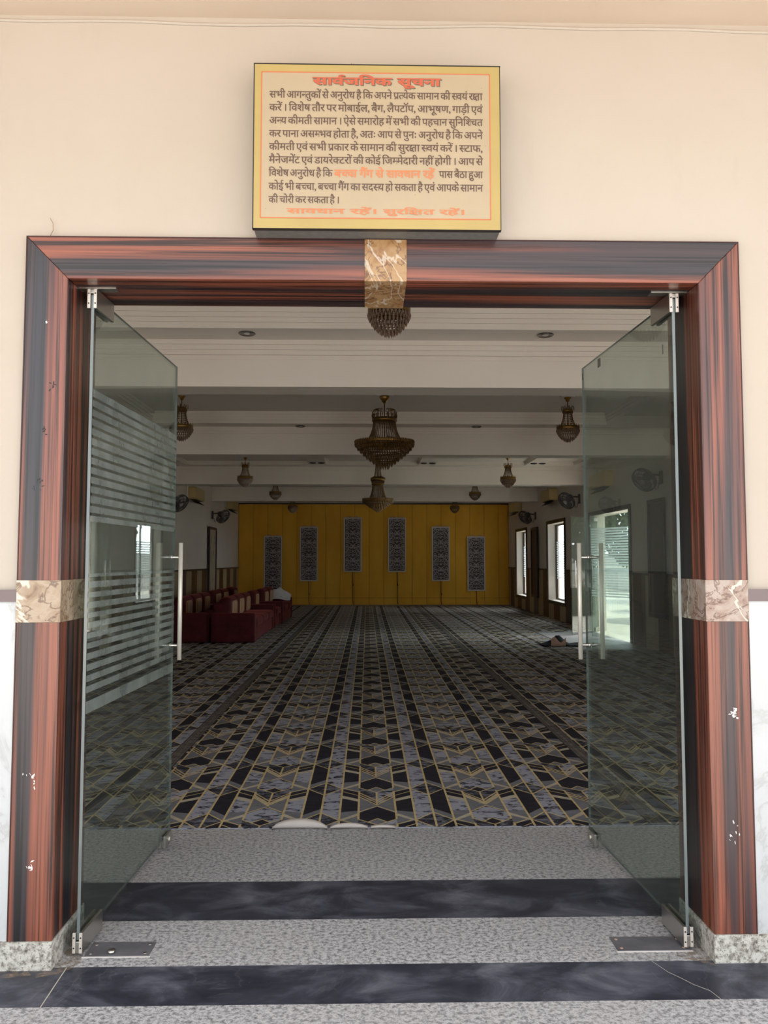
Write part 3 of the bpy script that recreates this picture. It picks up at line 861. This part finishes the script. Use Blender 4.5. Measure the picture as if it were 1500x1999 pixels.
# ------------------------------------------------------------------ yellow curtain and lattice panels
cu = thing('backdrop_curtain', 'floor length yellow cloth backdrop in vertical panels on the far wall', 'curtain', (0, YC, 0))
m = MB(); x = XL+.02; k = 0; nx = 0; vs = []; fs = []; random.seed(11)
seams = [XL+.02]
while seams[-1] < XR-.03: seams.append(min(XR-.02, seams[-1]+.49))
for a, b in zip(seams, seams[1:]):
    nn = 6; d = random.uniform(.6, 1.3)
    o = len(vs)
    for i in range(nn+1):
        u = i/nn; xx = a+(b-a)*u
        for zi in range(12):
            z = .0+3.41*zi/11
            dep = .03+.016*d*math.sin(PI*u)+.006*math.sin(3*z+a*2)
            vs.append((xx, -dep, max(.012, z)))
    for i in range(nn):
        for zi in range(11):
            q = o+i*12+zi; fs.append((q, q+12, q+13, q+1))
m.add(vs, fs, 0, True); m.build('cloth', 'curtain_yellow', cu)
m = MB()
for s_ in seams[1:-1]: m.box(s_-.003, s_+.003, -.040, -.030, .012, 3.41)
m.box(XL+.03, XR-.03, -.052, -.047, .235, .243)
m.build('seam', 'seam_dark', cu)
m = MB(); m.box(XL+.01, XR-.01, -.05, .07, 3.41, 3.45); m.build('top_rail', 'dark_wood', cu)

def spiral(c, r, turns, a0, dirn, n=22):
    return [(c[0]+r*(1-.82*k/n)*math.cos(a0+dirn*turns*2*PI*k/n), c[1]+r*(1-.82*k/n)*math.sin(a0+dirn*turns*2*PI*k/n)) for k in range(n+1)]
def lattice():
    t = thing('lattice_panel', '', 'wall panel', (0, 0, 0), 0, 'grey scrollwork panels on the curtain')
    w, h = .305, .92
    m = MB()
    for q in ((-w, w, h-.045, h), (-w, w, -h, -h+.045), (-w, -w+.045, -h+.045, h-.045), (w-.045, w, -h+.045, h-.045)): m.box(q[0], q[1], -.02, .008, q[2], q[3])
    bevel(m.build('frame', 'panel_grey', t), .004)
    m = MB()
    def rib(p2, r=.0125): m.tube([(a, -.006, b) for a, b in p2], r, 5, 0, True)
    for k in range(4):
        z = -h+.045+.4575*k+.03
        for s in (-1, 1):
            rib([(s*x, y) for x, y in spiral((.165, z+.09), .075, 1.25, -1.2, 1)])
            rib([(s*x, y) for x, y in spiral((.170, z+.25), .070, 1.2, 1.6, -1)])
            rib([(s*x, y) for x, y in spiral((.065, z+.17), .060, 1.1, 2.6, 1)])
            rib([(s*x, y) for x, y in spiral((.060, z+.345), .055, 1.15, -.6, -1)])
            rib([(s*x, y) for x, y in spiral((.19, z+.375), .055, 1.1, 3.4, 1)])
            rib([(0, z), (s*.05, z+.06), (s*.14, z+.02), (s*.25, z)])
            rib([(s*.25, z+.13), (s*.20, z+.17), (s*.10, z+.23), (0, z+.30)])
            rib([(s*.25, z+.32), (s*.12, z+.30), (s*.03, z+.26)])
            rib([(0, z+.36), (s*.08, z+.42), (s*.16, z+.44)], .010)
            m.lathe([(.0, -.008), (.022, 0), (.0, .008)], 8, 0, Matrix.Translation((s*.12, -.008, z+.30)) @ Matrix.Rotation(PI/2, 4, 'X'))
        rib([(0, z), (0, z+.10)]); rib([(0, z+.24), (0, z+.36)])
        m.lathe([(.0, -.01), (.032, 0), (.0, .01)], 10, 0, Matrix.Translation((0, -.008, z+.17)) @ Matrix.Rotation(PI/2, 4, 'X'))
    m.build('scrollwork', 'panel_rib', t)
    m = MB(); m.box(-w+.02, w-.02, .006, .012, -h+.02, h-.02); m.build('backing', 'panel_backing', t)
    return t
PAN = [(-3.18, 1.415, 'lowest left grey scrollwork panel on the yellow curtain, nearest the sofas'), (-1.972, 1.731, 'second scrollwork panel from the left on the yellow curtain'),
       (-.49, 2.039, 'high scrollwork panel left of the middle of the yellow curtain'), (1.011, 2.036, 'high scrollwork panel right of the middle of the yellow curtain'),
       (2.497, 1.731, 'second scrollwork panel from the right on the yellow curtain'), (3.70, 1.40, 'lowest right grey scrollwork panel, nearest the windowed wall')]
lp = lattice()
for i, (x, z, lab) in enumerate(PAN):
    o = lp if i == 0 else dup(lp, (0, 0, 0))
    o.location = (x, YC-.088, z); o['label'] = lab
    m = MB(); zb = -.92
    m.tube([(.0, .012, zb), (.005, .02, zb-.3*(z-.95)), (.01, .018, -z+.12), (.03, .018, -z+.03)], .011, 6)
    m.build('power_cord', 'cord', o)

# ------------------------------------------------------------------ windows on the right wall
def window(n, y0, y1, z0, z1):
    t = thing('window_%d' % n, None, None, (XR, (y0+y1)/2, z0)); struct(t); hy = (y1-y0)/2; H = z1-z0
    m = MB(); w = .09
    for q in ((-hy-w, hy+w, H, H+w), (-hy-w, hy+w, -w, 0), (-hy-w, -hy, 0, H), (hy, hy+w, 0, H)): m.box(-.03, .004, q[0], q[1], q[2], q[3])
    bevel(m.build('window_frame', 'dark_wood', t), .004)
    m = MB(); w = .045; X0, X1 = .20, .25
    for q in ((-hy, hy, H-w, H), (-hy, hy, 0, w), (-hy, -hy+w, w, H-w), (hy-w, hy, w, H-w), (-.02, .02, w, H-w)): m.box(X0, X1, q[0], q[1], q[2], q[3])
    m.build('sash', 'dark_wood', t)
    m = MB(); m.box(.222, .228, -hy+w, -.02, w, H-w); m.box(.222, .228, .02, hy-w, w, H-w); m.build('pane', 'glass_window', t)
    m = MB()
    for k in range(16): m.box(.219, .2215, -hy+w, hy-w, H*.28+k*.062, H*.28+k*.062+.045)
    m.build('film_stripes', 'window_film', t)
window(1, 20.82, 22.42, .42, 2.42); window(2, 16.18, 17.98, .47, 2.46)

# side glass doors, standing ajar
def side_leaf(hinge, free, label, film_on):
    hx, hy = hinge; fx, fy = free; L = math.hypot(fx-hx, fy-hy)
    t = thing('side_glass_door', label, 'door', (hx, hy, 0), math.atan2(fy-hy, fx-hx), 'side doors on the right wall')
    g = MB(); g.box(0, L, -.006, .006, .02, 2.40); o = g.build('glass_pane', ['glass_door', 'glass_edge'], t)
    for p in o.data.polygons:
        if abs(p.normal.y) < .5: p.material_index = 1
    for za, zb in ((2.34, 2.42), (.01, .09)):
        m = MB(); m.box(-.01, .18, -.018, .018, za, zb); m.build('patch_fitting', 'steel', t)
    for s in (-1, 1):
        m = MB(); m.tube([(L-.08, s*.05, .95), (L-.08, s*.05, 1.5)], .0115, 10); m.build('pull_handle', 'steel', t)
    m = MB()
    for z in (1.0, 1.45): m.tube([(L-.08, -.05, z), (L-.08, .05, z)], .006, 8)
    m.build('handle_standoff', 'steel', t)
    if film_on:
        m = MB()
        for k in range(15): m.box(.004, L-.004, -.0075, -.0065, 1.40+k*.05, 1.40+k*.05+.036)
        m.box(.004, L-.004, -.0075, -.0065, 1.24, 1.36)
        for k in range(9): m.box(.004, L-.004, -.0075, -.0065, .80+k*.05, .80+k*.05+.030)
        m.build('film_stripes', 'window_film', t)
    return t
side_leaf((XR+.12, 13.88), (4.14, 12.94), 'far leaf of the side doorway, swung into the hall reflecting trees', False)
side_leaf((XR+.12, 11.42), (4.42, 12.52), 'near leaf of the side doorway with pale frosted stripes', True)
m = MB()
for q in ((11.30, 11.4, 0, 2.54), (13.9, 14.0, 0, 2.54), (11.4, 13.9, 2.45, 2.54)): m.box(XR-.03, XR+.004, q[0], q[1], q[2], q[3])
struct(m.build('door_2', 'dark_wood'))

# ------------------------------------------------------------------ pictures on the side walls
def picture(x, y0, y1, z0, z1, sx, artm, label):
    t = thing('picture_frame', label, 'picture', (x, (y0+y1)/2, (z0+z1)/2)); hy = (y1-y0)/2; hz = (z1-z0)/2; w = .07
    m = MB(); a, b = sorted((sx*.002, sx*.045))
    for q in ((-hy, hy, hz-w, hz), (-hy, hy, -hz, -hz+w), (-hy, -hy+w, -hz+w, hz-w), (hy-w, hy, -hz+w, hz-w)): m.box(a, b, q[0], q[1], q[2], q[3])
    bevel(m.build('frame', 'dark_wood', t), .006)
    m = MB(); a, b = sorted((sx*.004, sx*.02)); m.box(a, b, -hy+w, hy-w, -hz+w, hz-w); m.build('canvas', artm, t)
picture(XL+.036, 18.58, 19.62, .5, 2.43, 1, 'art_pale', 'tall narrow framed picture with pale canvas on the left wall')
picture(XR-.036, 19.05, 19.85, .46, 2.45, -1, 'art_dark', 'tall dark framed picture between the two windows')
picture(XR-.036, 9.55, 10.28, .56, 2.52, -1, 'art_dark', 'tall dark framed picture seen through the clear glass door')

# ------------------------------------------------------------------ air conditioners and wall fans
def aircon():
    t = thing('air_conditioner', '', 'air conditioner', (0, 0, 0), 0, 'air conditioners on the side walls')   # local x away from wall
    m = MB(); m.rbox(0, .23, -.52, .52, 0, .30, .04); m.build('casing', 'cream_plastic', t)
    m = MB(); m.box(.10, .20, -.44, .44, -.004, .004); m.build('air_outlet', 'dark_plastic', t)
    m = MB(); m.box(-.02, .05, -.01, .01, -.045, -.036, 0, Matrix.Translation((.17, 0, .035)) @ Matrix.Rotation(.5, 4, 'Y'))
    m.v = []; m.f = []; m.mi = []; m.sm = []
    m.box(.0, .14, -.45, .45, -.006, .006, 0, Matrix.Translation((.10, 0, -.012)) @ Matrix.Rotation(.6, 4, 'Y')); m.build('louver', 'dark_plastic', t)
    m = MB(); m.tube([(.03, -.51, .06), (.03, -.60, .06), (.03, -.60, .5)], .02, 8); m.build('pipe', 'plaster', t)
    return t
ac = aircon()
ACS = [(XL+.002, 16.62, 2.99, 0, 'cream wall air conditioner on the left wall, nearer of two'), (XL+.002, 21.75, 3.08, 0, 'cream wall air conditioner on the left wall beside the yellow curtain'),
       (XR-.002, 17.30, 3.03, PI, 'cream air conditioner on the right wall above the nearer window'), (XR-.002, 22.0, 3.03, PI, 'cream air conditioner on the right wall beside the yellow curtain'),
       (XR-.002, 12.70, 2.96, PI, 'cream air conditioner above the side doorway, seen through clear glass')]
for i, (x, y, z, rz, lab) in enumerate(ACS):
    o = ac if i == 0 else dup(ac, (0, 0, 0))
    o.location = (x, y, z); o.rotation_euler = (0, 0, rz); o['label'] = lab

def fan():
    t = thing('wall_fan', '', 'fan', (0, 0, 0), 0, 'wall fans')    # local x away from the wall
    m = MB(); m.rbox(0, .04, -.05, .05, -.11, .11, .015, 3); m.tube([(.02, 0, .04), (.16, 0, .05), (.24, 0, .0)], .016, 8)
    m.build('bracket', 'fan_grey', t)
    m = MB(); m.tube([(.05, .02, -.08), (.06, .03, -.18), (.10, .03, -.20), (.12, .02, -.08)], .006, 6); m.build('pull_cord', 'fan_grey', t)
    T = Matrix.Translation((.30, -.05, -.03)) @ Matrix.Rotation(-.55, 4, 'Z') @ Matrix.Rotation(PI/2+.62, 4, 'Y')   # local z of the head = blowing direction
    m = MB(); m.lathe([(.01, -.16), (.06, -.15), (.075, -.10), (.07, -.03), (.03, -.01)], 18, 0, T); m.build('motor', 'fan_grey', t)
    c = MB(); R = .205
    for r, z in ((R, .03), (R*.985, .0), (R*.985, .06), (R*.72, .085), (R*.45, .095), (.06, .10), (R*.7, -.02)):
        c.tube([(r*math.cos(a*2*PI/32), r*math.sin(a*2*PI/32), z) for a in range(32)], .0055 if r < R*.98 else .008, 5, 0, False, T, True)
    for k in range(36):
        a = 2*PI*k/36; ca, sa = math.cos(a), math.sin(a)
        c.tube([(.055*ca, .055*sa, .10), (R*.45*ca, R*.45*sa, .095), (R*.8*ca, R*.8*sa, .078), (R*ca, R*sa, .03), (R*.7*ca, R*.7*sa, -.02), (.07*ca, .07*sa, -.03)], .0022, 4, 0, True, T)
    c.build('cage', 'fan_grey', t)
    m = MB()
    for k in range(3):
        B = T @ Matrix.Rotation(2*PI*k/3, 4, 'Z') @ Matrix.Rotation(.45, 4, 'X')
        pts = [(.03, -.03), (.09, -.065), (.155, -.065), (.18, -.02), (.165, .04), (.10, .05), (.03, .03)]
        m.prism([(a, b) for a, b in pts], 'z', .028, .032, 0, B)
    m.build('blades', 'fan_blade', t)
    m = MB(); m.lathe([(.002, .115), (.035, .112), (.055, .10), (.055, .09)], 18, 0, T); m.build('hub_badge', 'fan_hub', t)
    return t
fn = fan()
FANS = [(XL+.002, 14.1, 2.78, 0, 'wall fan on the left wall half hidden by the striped glass door'), (XL+.002, 19.25, 2.78, 0, 'wall fan on the left wall above the tall pale picture'),
        (XR-.002, 14.75, 2.90, PI, 'wall fan on the right wall between side doorway and nearer window'), (XR-.002, 19.45, 2.78, PI, 'wall fan on the right wall above the picture between windows'),
        (XR-.002, 9.75, 2.86, PI, 'wall fan on the right wall seen through the clear glass door')]
for i, (x, y, z, rz, lab) in enumerate(FANS):
    o = fn if i == 0 else dup(fn, (0, 0, 0))
    o.location = (x, y, z); o.rotation_euler = (0, 0, rz); o['label'] = lab
    if rz: o.scale = (1, -1, 1)

# ------------------------------------------------------------------ chandeliers (origin at the ceiling, hanging down)
def ringpts(r, z, n, ph=0): return [(r*math.cos(2*PI*(k+ph)/n), r*math.sin(2*PI*(k+ph)/n), z) for k in range(n)]
def chandelier_small():
    t = thing('chandelier', '', 'chandelier', (0, 0, 0), 0, 'small crystal chandeliers')
    m = MB(); m.lathe([(.105, 0), (.10, -.018), (.07, -.028), (.05, -.028)], 28); m.build('ceiling_rose', 'plaster', t)
    m = MB(); m.lathe([(.05, -.028), (.048, -.04), (.03, -.055), (.022, -.08), (.008, -.09)], 20); m.build('canopy', 'brass', t)
    m = MB(); m.tube([(0, 0, -.085), (0, 0, -.46)], .006, 8); m.build('rod', 'brass_dark', t)
    m = MB()
    m.lathe([(.058, -.185), (.066, -.19), (.07, -.215), (.060, -.235), (.055, -.235), (.055, -.19)], 24)
    for k in range(8):
        a = 2*PI*k/8; ca, sa = math.cos(a), math.sin(a)
        m.tube([(r*ca, r*sa, z) for r, z in ((.060, -.19), (.058, -.16), (.070, -.145), (.085, -.152), (.088, -.175), (.086, -.205))], .0035, 5)
    m.build('crown', 'brass_dark', t)
    m = MB()
    for p in ringpts(.067, -.21, 18): m.octa(p, .008, .035)
    for k in range(26):
        a = 2*PI*k/26; ca, sa = math.cos(a), math.sin(a)
        for j in range(9):
            u = j/8; r = .058+.062*u**1.9; m.octa((r*ca, r*sa, -.235-.19*u), .0062, .026, .5)
    o = m.build('crystal_strands', 'crystal', t); o['kind'] = 'stuff'
    m = MB()
    m.lathe([(.118, -.415), (.150, -.42), (.156, -.43), (.154, -.462), (.148, -.466), (.148, -.43), (.12, -.422)], 30)
    for k in range(24):
        a = 2*PI*k/24; ca, sa = math.cos(a), math.sin(a)
        m.add([(.152*ca-.014*sa, .152*sa+.014*ca, -.425), (.152*ca+.014*sa, .152*sa-.014*ca, -.425), (.164*ca, .164*sa, -.395)], [(0, 1, 2)])
    m.build('bowl_ring', 'brass_dark', t)
    m = MB()
    for r, z, n, h in ((.152, -.455, 34, .05), (.143, -.475, 32, .05), (.128, -.502, 28, .05), (.108, -.53, 24, .05), (.084, -.553, 18, .05), (.058, -.572, 13, .05), (.03, -.585, 8, .05)):
        for p in ringpts(r, z, n, .5*(n % 2)): m.octa(p, .0095, h, .4)
        m.tube(ringpts(r-.002, z, 24), .0028, 4, 0, False, None, True)
    m.octa((0, 0, -.59), .011, .04)
    o = m.build('crystal_drops', 'crystal_clear', t); o['kind'] = 'stuff'
    return t
def chandelier_big(R=.40, H=.97, two=False):
    t = thing('large_chandelier', '', 'chandelier', (0, 0, 0), 0, 'large central chandeliers')
    m = MB(); m.lathe([(.125, 0), (.12, -.012), (.09, -.022), (.07, -.022)], 32); m.build('ceiling_rose', 'plaster', t)
    m = MB(); m.lathe([(.070, -.022), (.066, -.045), (.045, -.075), (.030, -.10), (.010, -.115)], 24); m.build('canopy', 'brass', t)
    zc = -.20 if not two else -.40                   # height of the main crown
    rc = .165 if not two else .125
    z_b = zc-.40 if not two else zc-.40              # height of the bowl
    rb = .24 if not two else .175
    m = MB(); m.tube([(0, 0, -.10), (0, 0, z_b)], .008, 8); m.build('rod', 'brass_dark', t)
    m = MB()
    if two:
        m.lathe([(.115, -.43), (.15, -.415), (.155, -.44), (.15, -.475), (.12, -.48)], 30)
        for z in (-.11, -.16): m.tube(ringpts(.05, z, 24), .006, 5, 0, False, None, True)
    m.lathe([(rc-.01, zc-.12), (rc+.004, zc-.11), (rc+.006, zc-.15), (rc-.012, zc-.16)], 36)
    for k in range(20):
        a = 2*PI*k/20; ca, sa = math.cos(a), math.sin(a)
        m.tube([(r*ca, r*sa, z) for r, z in ((rc, zc-.11), (rc, zc-.03), (rc-.02, zc), (rc-.06, zc+.004), (rc-.09, zc-.01))], .004, 5)
    m.build('crown', 'brass_dark', t)
    m = MB(); q = MB()
    for k in range(40):
        a = 2*PI*k/40; ca, sa = math.cos(a), math.sin(a)
        n = 15
        for j in range(n):
            u = j/(n-1); r = rc-.012+(rb-rc+.012)*u**1.9; m.octa((r*ca, r*sa, zc-.155-(-z_b+zc-.155)*u), .0072, .028, .5)
    if two:
        for k in range(18):
            a = 2*PI*k/18; ca, sa = math.cos(a), math.sin(a)
            for j in range(13):
                u = j/12; r = .045+.035*u**2; m.octa((r*ca, r*sa, -.11-.30*u), .008, .03, .5)
    for p in ringpts(rc+.004, zc-.05, 36): m.octa(p, .008, .075)
    o = m.build('crystal_strands', 'crystal', t); o['kind'] = 'stuff'
    m = MB()
    for k in range(6):
        a = 2*PI*k/6; m.lathe([(.011, z_b), (.011, z_b+.13), (.006, z_b+.14)], 8, 0, None, (.07*math.cos(a), .07*math.sin(a)))
    m.build('candle', 'plaster', t)
    m = MB()
    m.lathe([(rb-.02, z_b+.01), (R-.02, z_b-.012), (R, z_b-.022), (R, z_b-.05), (R-.01, z_b-.052), (R-.012, z_b-.03), (rb-.02, z_b)], 44)
    m.build('bowl_ring', 'brass', t)
    d = MB(); rr = MB(); nt = 9; z_e = -H+.045
    for i in range(nt):
        u = i/(nt-1); r = R*(1-u**1.15*.86) if not two else R*(1-u*.9); z = z_b-.03+(z_e-z_b+.03)*u**.92
        n = max(8, int(2*PI*r/.034))
        for p in ringpts(r, z, n, .5*(i % 2)): d.octa(p, .010, .062, .4)
        rr.tube(ringpts(r-.004, z, 40), .0065, 5, 0, False, None, True)
    for p in ringpts(R+.003, z_b-.0, int(2*PI*R/.03)): d.octa(p, .009, .06, .3)
    o = d.build('crystal_drops', 'crystal', t); o['kind'] = 'stuff'
    rr.build('tier_rings', 'brass_dark', t)
    return t
cs = chandelier_small()
CH = [(.160, 2.71, 3.80, 'small crystal chandelier just behind the marble block of the lintel'), (2.775, 7.75, 3.785, 'small crystal chandelier right of the largest one, nearest the clear glass door'),
      (-2.545, 7.75, 3.785, 'small crystal chandelier left of the largest one, beside the striped glass door'), (2.88, 13.0, 3.64, 'small crystal chandelier in the third bay, second from front on the right'),
      (-2.48, 13.0, 3.64, 'small crystal chandelier in the third bay, second from front on the left'), (2.83, 17.6, 3.73, 'small chandelier in the fourth bay on the right, partly behind the beam'),
      (-2.40, 17.6, 3.73, 'small chandelier in the fourth bay on the left, partly behind the beam'), (2.83, 22.4, 3.73, 'farthest small chandelier on the right, before the yellow curtain'),
      (-2.40, 22.4, 3.73, 'farthest small chandelier on the left, before the yellow curtain')]
for i, (x, y, z, lab) in enumerate(CH):
    o = cs if i == 0 else dup(cs, (0, 0, 0))
    o.location = (x, y, z-.0005); o['label'] = lab; o.scale = (1.02, 1.02, 1.12 if y > 20 else 1.04)
c1 = chandelier_big(); c1.location = (.236, 7.75, 3.7845); c1.scale = (1.01, 1.01, 1.06); c1['label'] = 'largest crystal chandelier with a wide shallow bowl in mid hall'
c2 = chandelier_big(.31, 1.06, True); c2.location = (.217, 13.0, 3.6395); c2.scale = (1, 1, 1.09); c2['label'] = 'tall two tiered chandelier behind and below the largest one'

# ------------------------------------------------------------------ downlights
def downlight():
    t = thing('downlight', '', 'ceiling light', (0, 0, 0), 0, 'recessed downlights')
    m = MB(); m.lathe([(.062, 0), (.078, 0), (.080, -.006), (.070, -.012), (.060, -.004)], 28); m.build('trim_ring', 'chrome', t)
    m = MB(); m.lathe([(.060, -.0005), (.058, -.002), (.03, -.003)], 24); m.build('reflector', 'lamp_black', t)
    m = MB(); m.lathe([(.032, -.003), (.028, -.010), (.01, -.014)], 18); m.build('bulb', 'lamp_glass', t)
    return t
dl = downlight()
for i, (x, y, z, lab) in enumerate(((-1.125, 4.26, SOF, 'round chrome downlight nearest the entrance on the left'), (1.672, 4.25, SOF, 'round chrome downlight nearest the entrance on the right'),
                                    (-1.05, 9.27, 3.605, 'round downlight left of the largest chandelier in the second soffit'), (1.715, 9.26, 3.605, 'round downlight right of the largest chandelier in the second soffit'))):
    o = dl if i == 0 else dup(dl, (0, 0, 0))
    o.location = (x, y, z-.0004); o['label'] = lab
for x, nm in ((-1.06, 'left'), (1.285, 'middle'), (3.62, 'right')):
    for k in range(2):
        m = MB(); m.lathe([(.0, 0), (.07, 0), (.072, -.012), (.05, -.018), (.045, -.006)], 18)
        o = tag(m.build('spotlight', 'lamp_black'), ('small black spotlight on the %s ceiling strip, %s of its pair' % (nm, 'left one' if k == 0 else 'right one')), 'ceiling light', 'black spotlights')
        o.location = (x-.09+.18*k, 13.55, 3.5595)

# ------------------------------------------------------------------ sofas (local x towards the seat front, y along, z up)
def sofa(seats, L, label, grp):
    t = thing('sofa' if seats > 1 else 'armchair', label, 'sofa' if seats > 1 else 'armchair', (0, 0, 0), 0, grp)
    D = .80; aw = .17
    m = MB(); m.rbox(.02, D-.02, aw-.01, L-aw+.01, .02, .27, .03, 3); m.build('base', 'velvet', t)
    for y in (0, L-aw):
        m = MB(); m.rbox(0, D, y, y+aw, .012, .54, .035, 4); m.build('arm', 'velvet', t)
    m = MB(); m.rbox(0, .20, aw-.01, L-aw+.01, .02, .72, .04, 4); m.build('back', 'velvet', t)
    w = (L-2*aw)/seats
    for k in range(seats):
        y0 = aw+w*k; y1 = y0+w
        m = MB(); m.rbox(.19, D+.015, y0+.004, y1-.004, .27, .44, .05, 4, .05); m.build('seat_cushion', 'velvet', t)
        m = MB(); m.rbox(.10, .33, y0+.006, y1-.006, .40, .815, .09, 5, .04)
        b = m.build('back_cushion', 'velvet', t)
        m = MB(); m.rbox(.20, .345, y0+.16, y1-.16, .44, .76, .06, 4, .05); s = m.build('striped_panel', 'striped_satin', b)
        s['label'] = 'gold striped satin panel'
    return t
SF = [(sofa, 3, 2.92, -2.835, 11.76, 'maroon three seat sofa at the near end of the front row'), (sofa, 1, 1.17, -2.82, 14.76, 'maroon armchair between two sofas in the front row'),
      (sofa, 2, 2.28, -2.78, 16.02, 'maroon two seat sofa at the far end of the front row'), (sofa, 3, 2.92, -3.70, 11.78, 'maroon three seat sofa in the back row beside the striped glass door'),
      (sofa, 2, 2.28, -3.72, 14.80, 'maroon two seat sofa in the middle of the back row'), (sofa, 1, 1.17, -3.72, 17.2, 'maroon armchair at the far end of the back row below the curtain')]
protos = {}
for f, n, L, x, y, lab in SF:
    if n in protos: o = dup(protos[n], (x, y, 0), 0, lab)
    else: o = protos[n] = f(n, L, lab, 'maroon sofas along the left wall'); o.location = (x, y, 0)
    o.location.z = .006; o.location.y -= .30
# white cloth heaped on the far arm of the front row
m = MB(); n = 16; vs = []; fs = []; random.seed(5)
for i in range(n):
    for j in range(n):
        u, v = -1+2*i/(n-1), -1+2*j/(n-1); r = math.hypot(u, v)
        z = .56+.20*max(0, 1-r*r*.75)+.05*math.sin(7*u+2*v)*math.cos(5*v-u)*max(0, 1.2-r)
        z = max(z, .556) + .012*math.sin(11*u+3*v)*math.cos(8*v)
        if v < -.7: z -= (-.7-v)*.35
        vs.append((.36*u, .15*v, max(z, .46)))
for i in range(n-1):
    for j in range(n-1): fs.append((i*n+j, (i+1)*n+j, (i+1)*n+j+1, i*n+j+1))
m.add(vs, fs, 0, True)
o = tag(m.build('crumpled_cloth', 'white_cloth'), 'crumpled white cloth heaped on the far arm of the front sofa row', 'cloth'); o.location = (-2.36, 17.89, .0)
sd = o.modifiers.new('thick', 'SOLIDIFY'); sd.thickness = .006; sd.offset = 1
ss = o.modifiers.new('sub', 'SUBSURF'); ss.levels = 1; ss.render_levels = 1

# ------------------------------------------------------------------ outdoors
m = MB(); m.box(-40, 40, -60, -5.2, -.20, -.05); struct(m.build('ground_forecourt', 'paving'))
m = MB(); m.box(XR+.3, 40, .02, 60, -.20, -.01); m.box(-40, XL-.3, .02, 60, -.2, -.01); struct(m.build('ground_side', 'paving_side'))
m = MB(); m.box(13.0, 13.25, -4, 45, 0, 1.9); struct(m.build('wall_boundary', 'paint_outside'))
def tree(x, y, h, r, fol, label, seed):
    rnd = random.Random(seed)
    t = thing('tree', label, 'tree', (x, y, -.01))
    m = MB(); m.tube([(0, 0, 0), (.06, .03, h*.3), (-.02, .05, h*.6), (.03, 0, h*.85)], [.14, .11, .08, .03], 9); m.build('trunk', 'bark', t)
    m = MB()
    for k in range(5200):
        a = rnd.uniform(0, 2*PI); u = rnd.uniform(-1, 1); q = r*rnd.uniform(.35, 1)**.5
        p = Vector((q*math.sqrt(1-u*u)*math.cos(a), q*math.sqrt(1-u*u)*math.sin(a), h*.62+u*h*.40*(q/r)))
        M = Matrix.Translation(p) @ Matrix.Rotation(rnd.uniform(0, 6.3), 4, 'Z') @ Matrix.Rotation(rnd.uniform(-1.4, 1.4), 4, 'X')
        s = rnd.uniform(.09, .19)
        m.add([(-s*.5, 0, 0), (0, -s, 0), (s*.5, 0, 0), (0, s, 0)], [(0, 1, 2, 3)], 0, False, M)
    m.build('foliage', fol, t)
tree(7.6, 15.4, 4.6, 1.3, 'foliage', 'dark leafy tree outside the side doorway, mirrored in the open leaf', 1)
tree(9.2, 18.8, 5.2, 1.5, 'foliage_pale', 'pale green tree outside beyond the side doorway', 2)
tree(9.8, 25.0, 5.0, 1.6, 'foliage', 'dark leafy tree outside the windowed wall', 3)
m = MB(); rnd = random.Random(9)
m.box(9.6, 10.2, 13.2, 20.5, 0, .75)
for k in range(1500):
    p = Vector((rnd.uniform(9.45, 10.3), rnd.uniform(13.1, 20.6), rnd.uniform(.1, 1.0))); M = Matrix.Translation(p) @ Matrix.Rotation(rnd.uniform(0, 6), 4, 'Z') @ Matrix.Rotation(rnd.uniform(-1, 1), 4, 'X')
    m.add([(-.04, 0, 0), (0, -.08, 0), (.04, 0, 0), (0, .08, 0)], [(0, 1, 2, 3)], 1 if rnd.random() < .3 else 0, False, M)
tag(m.build('hedge', ['foliage', 'flower_red']), 'low clipped hedge with red flowers outside the side doorway', 'hedge')
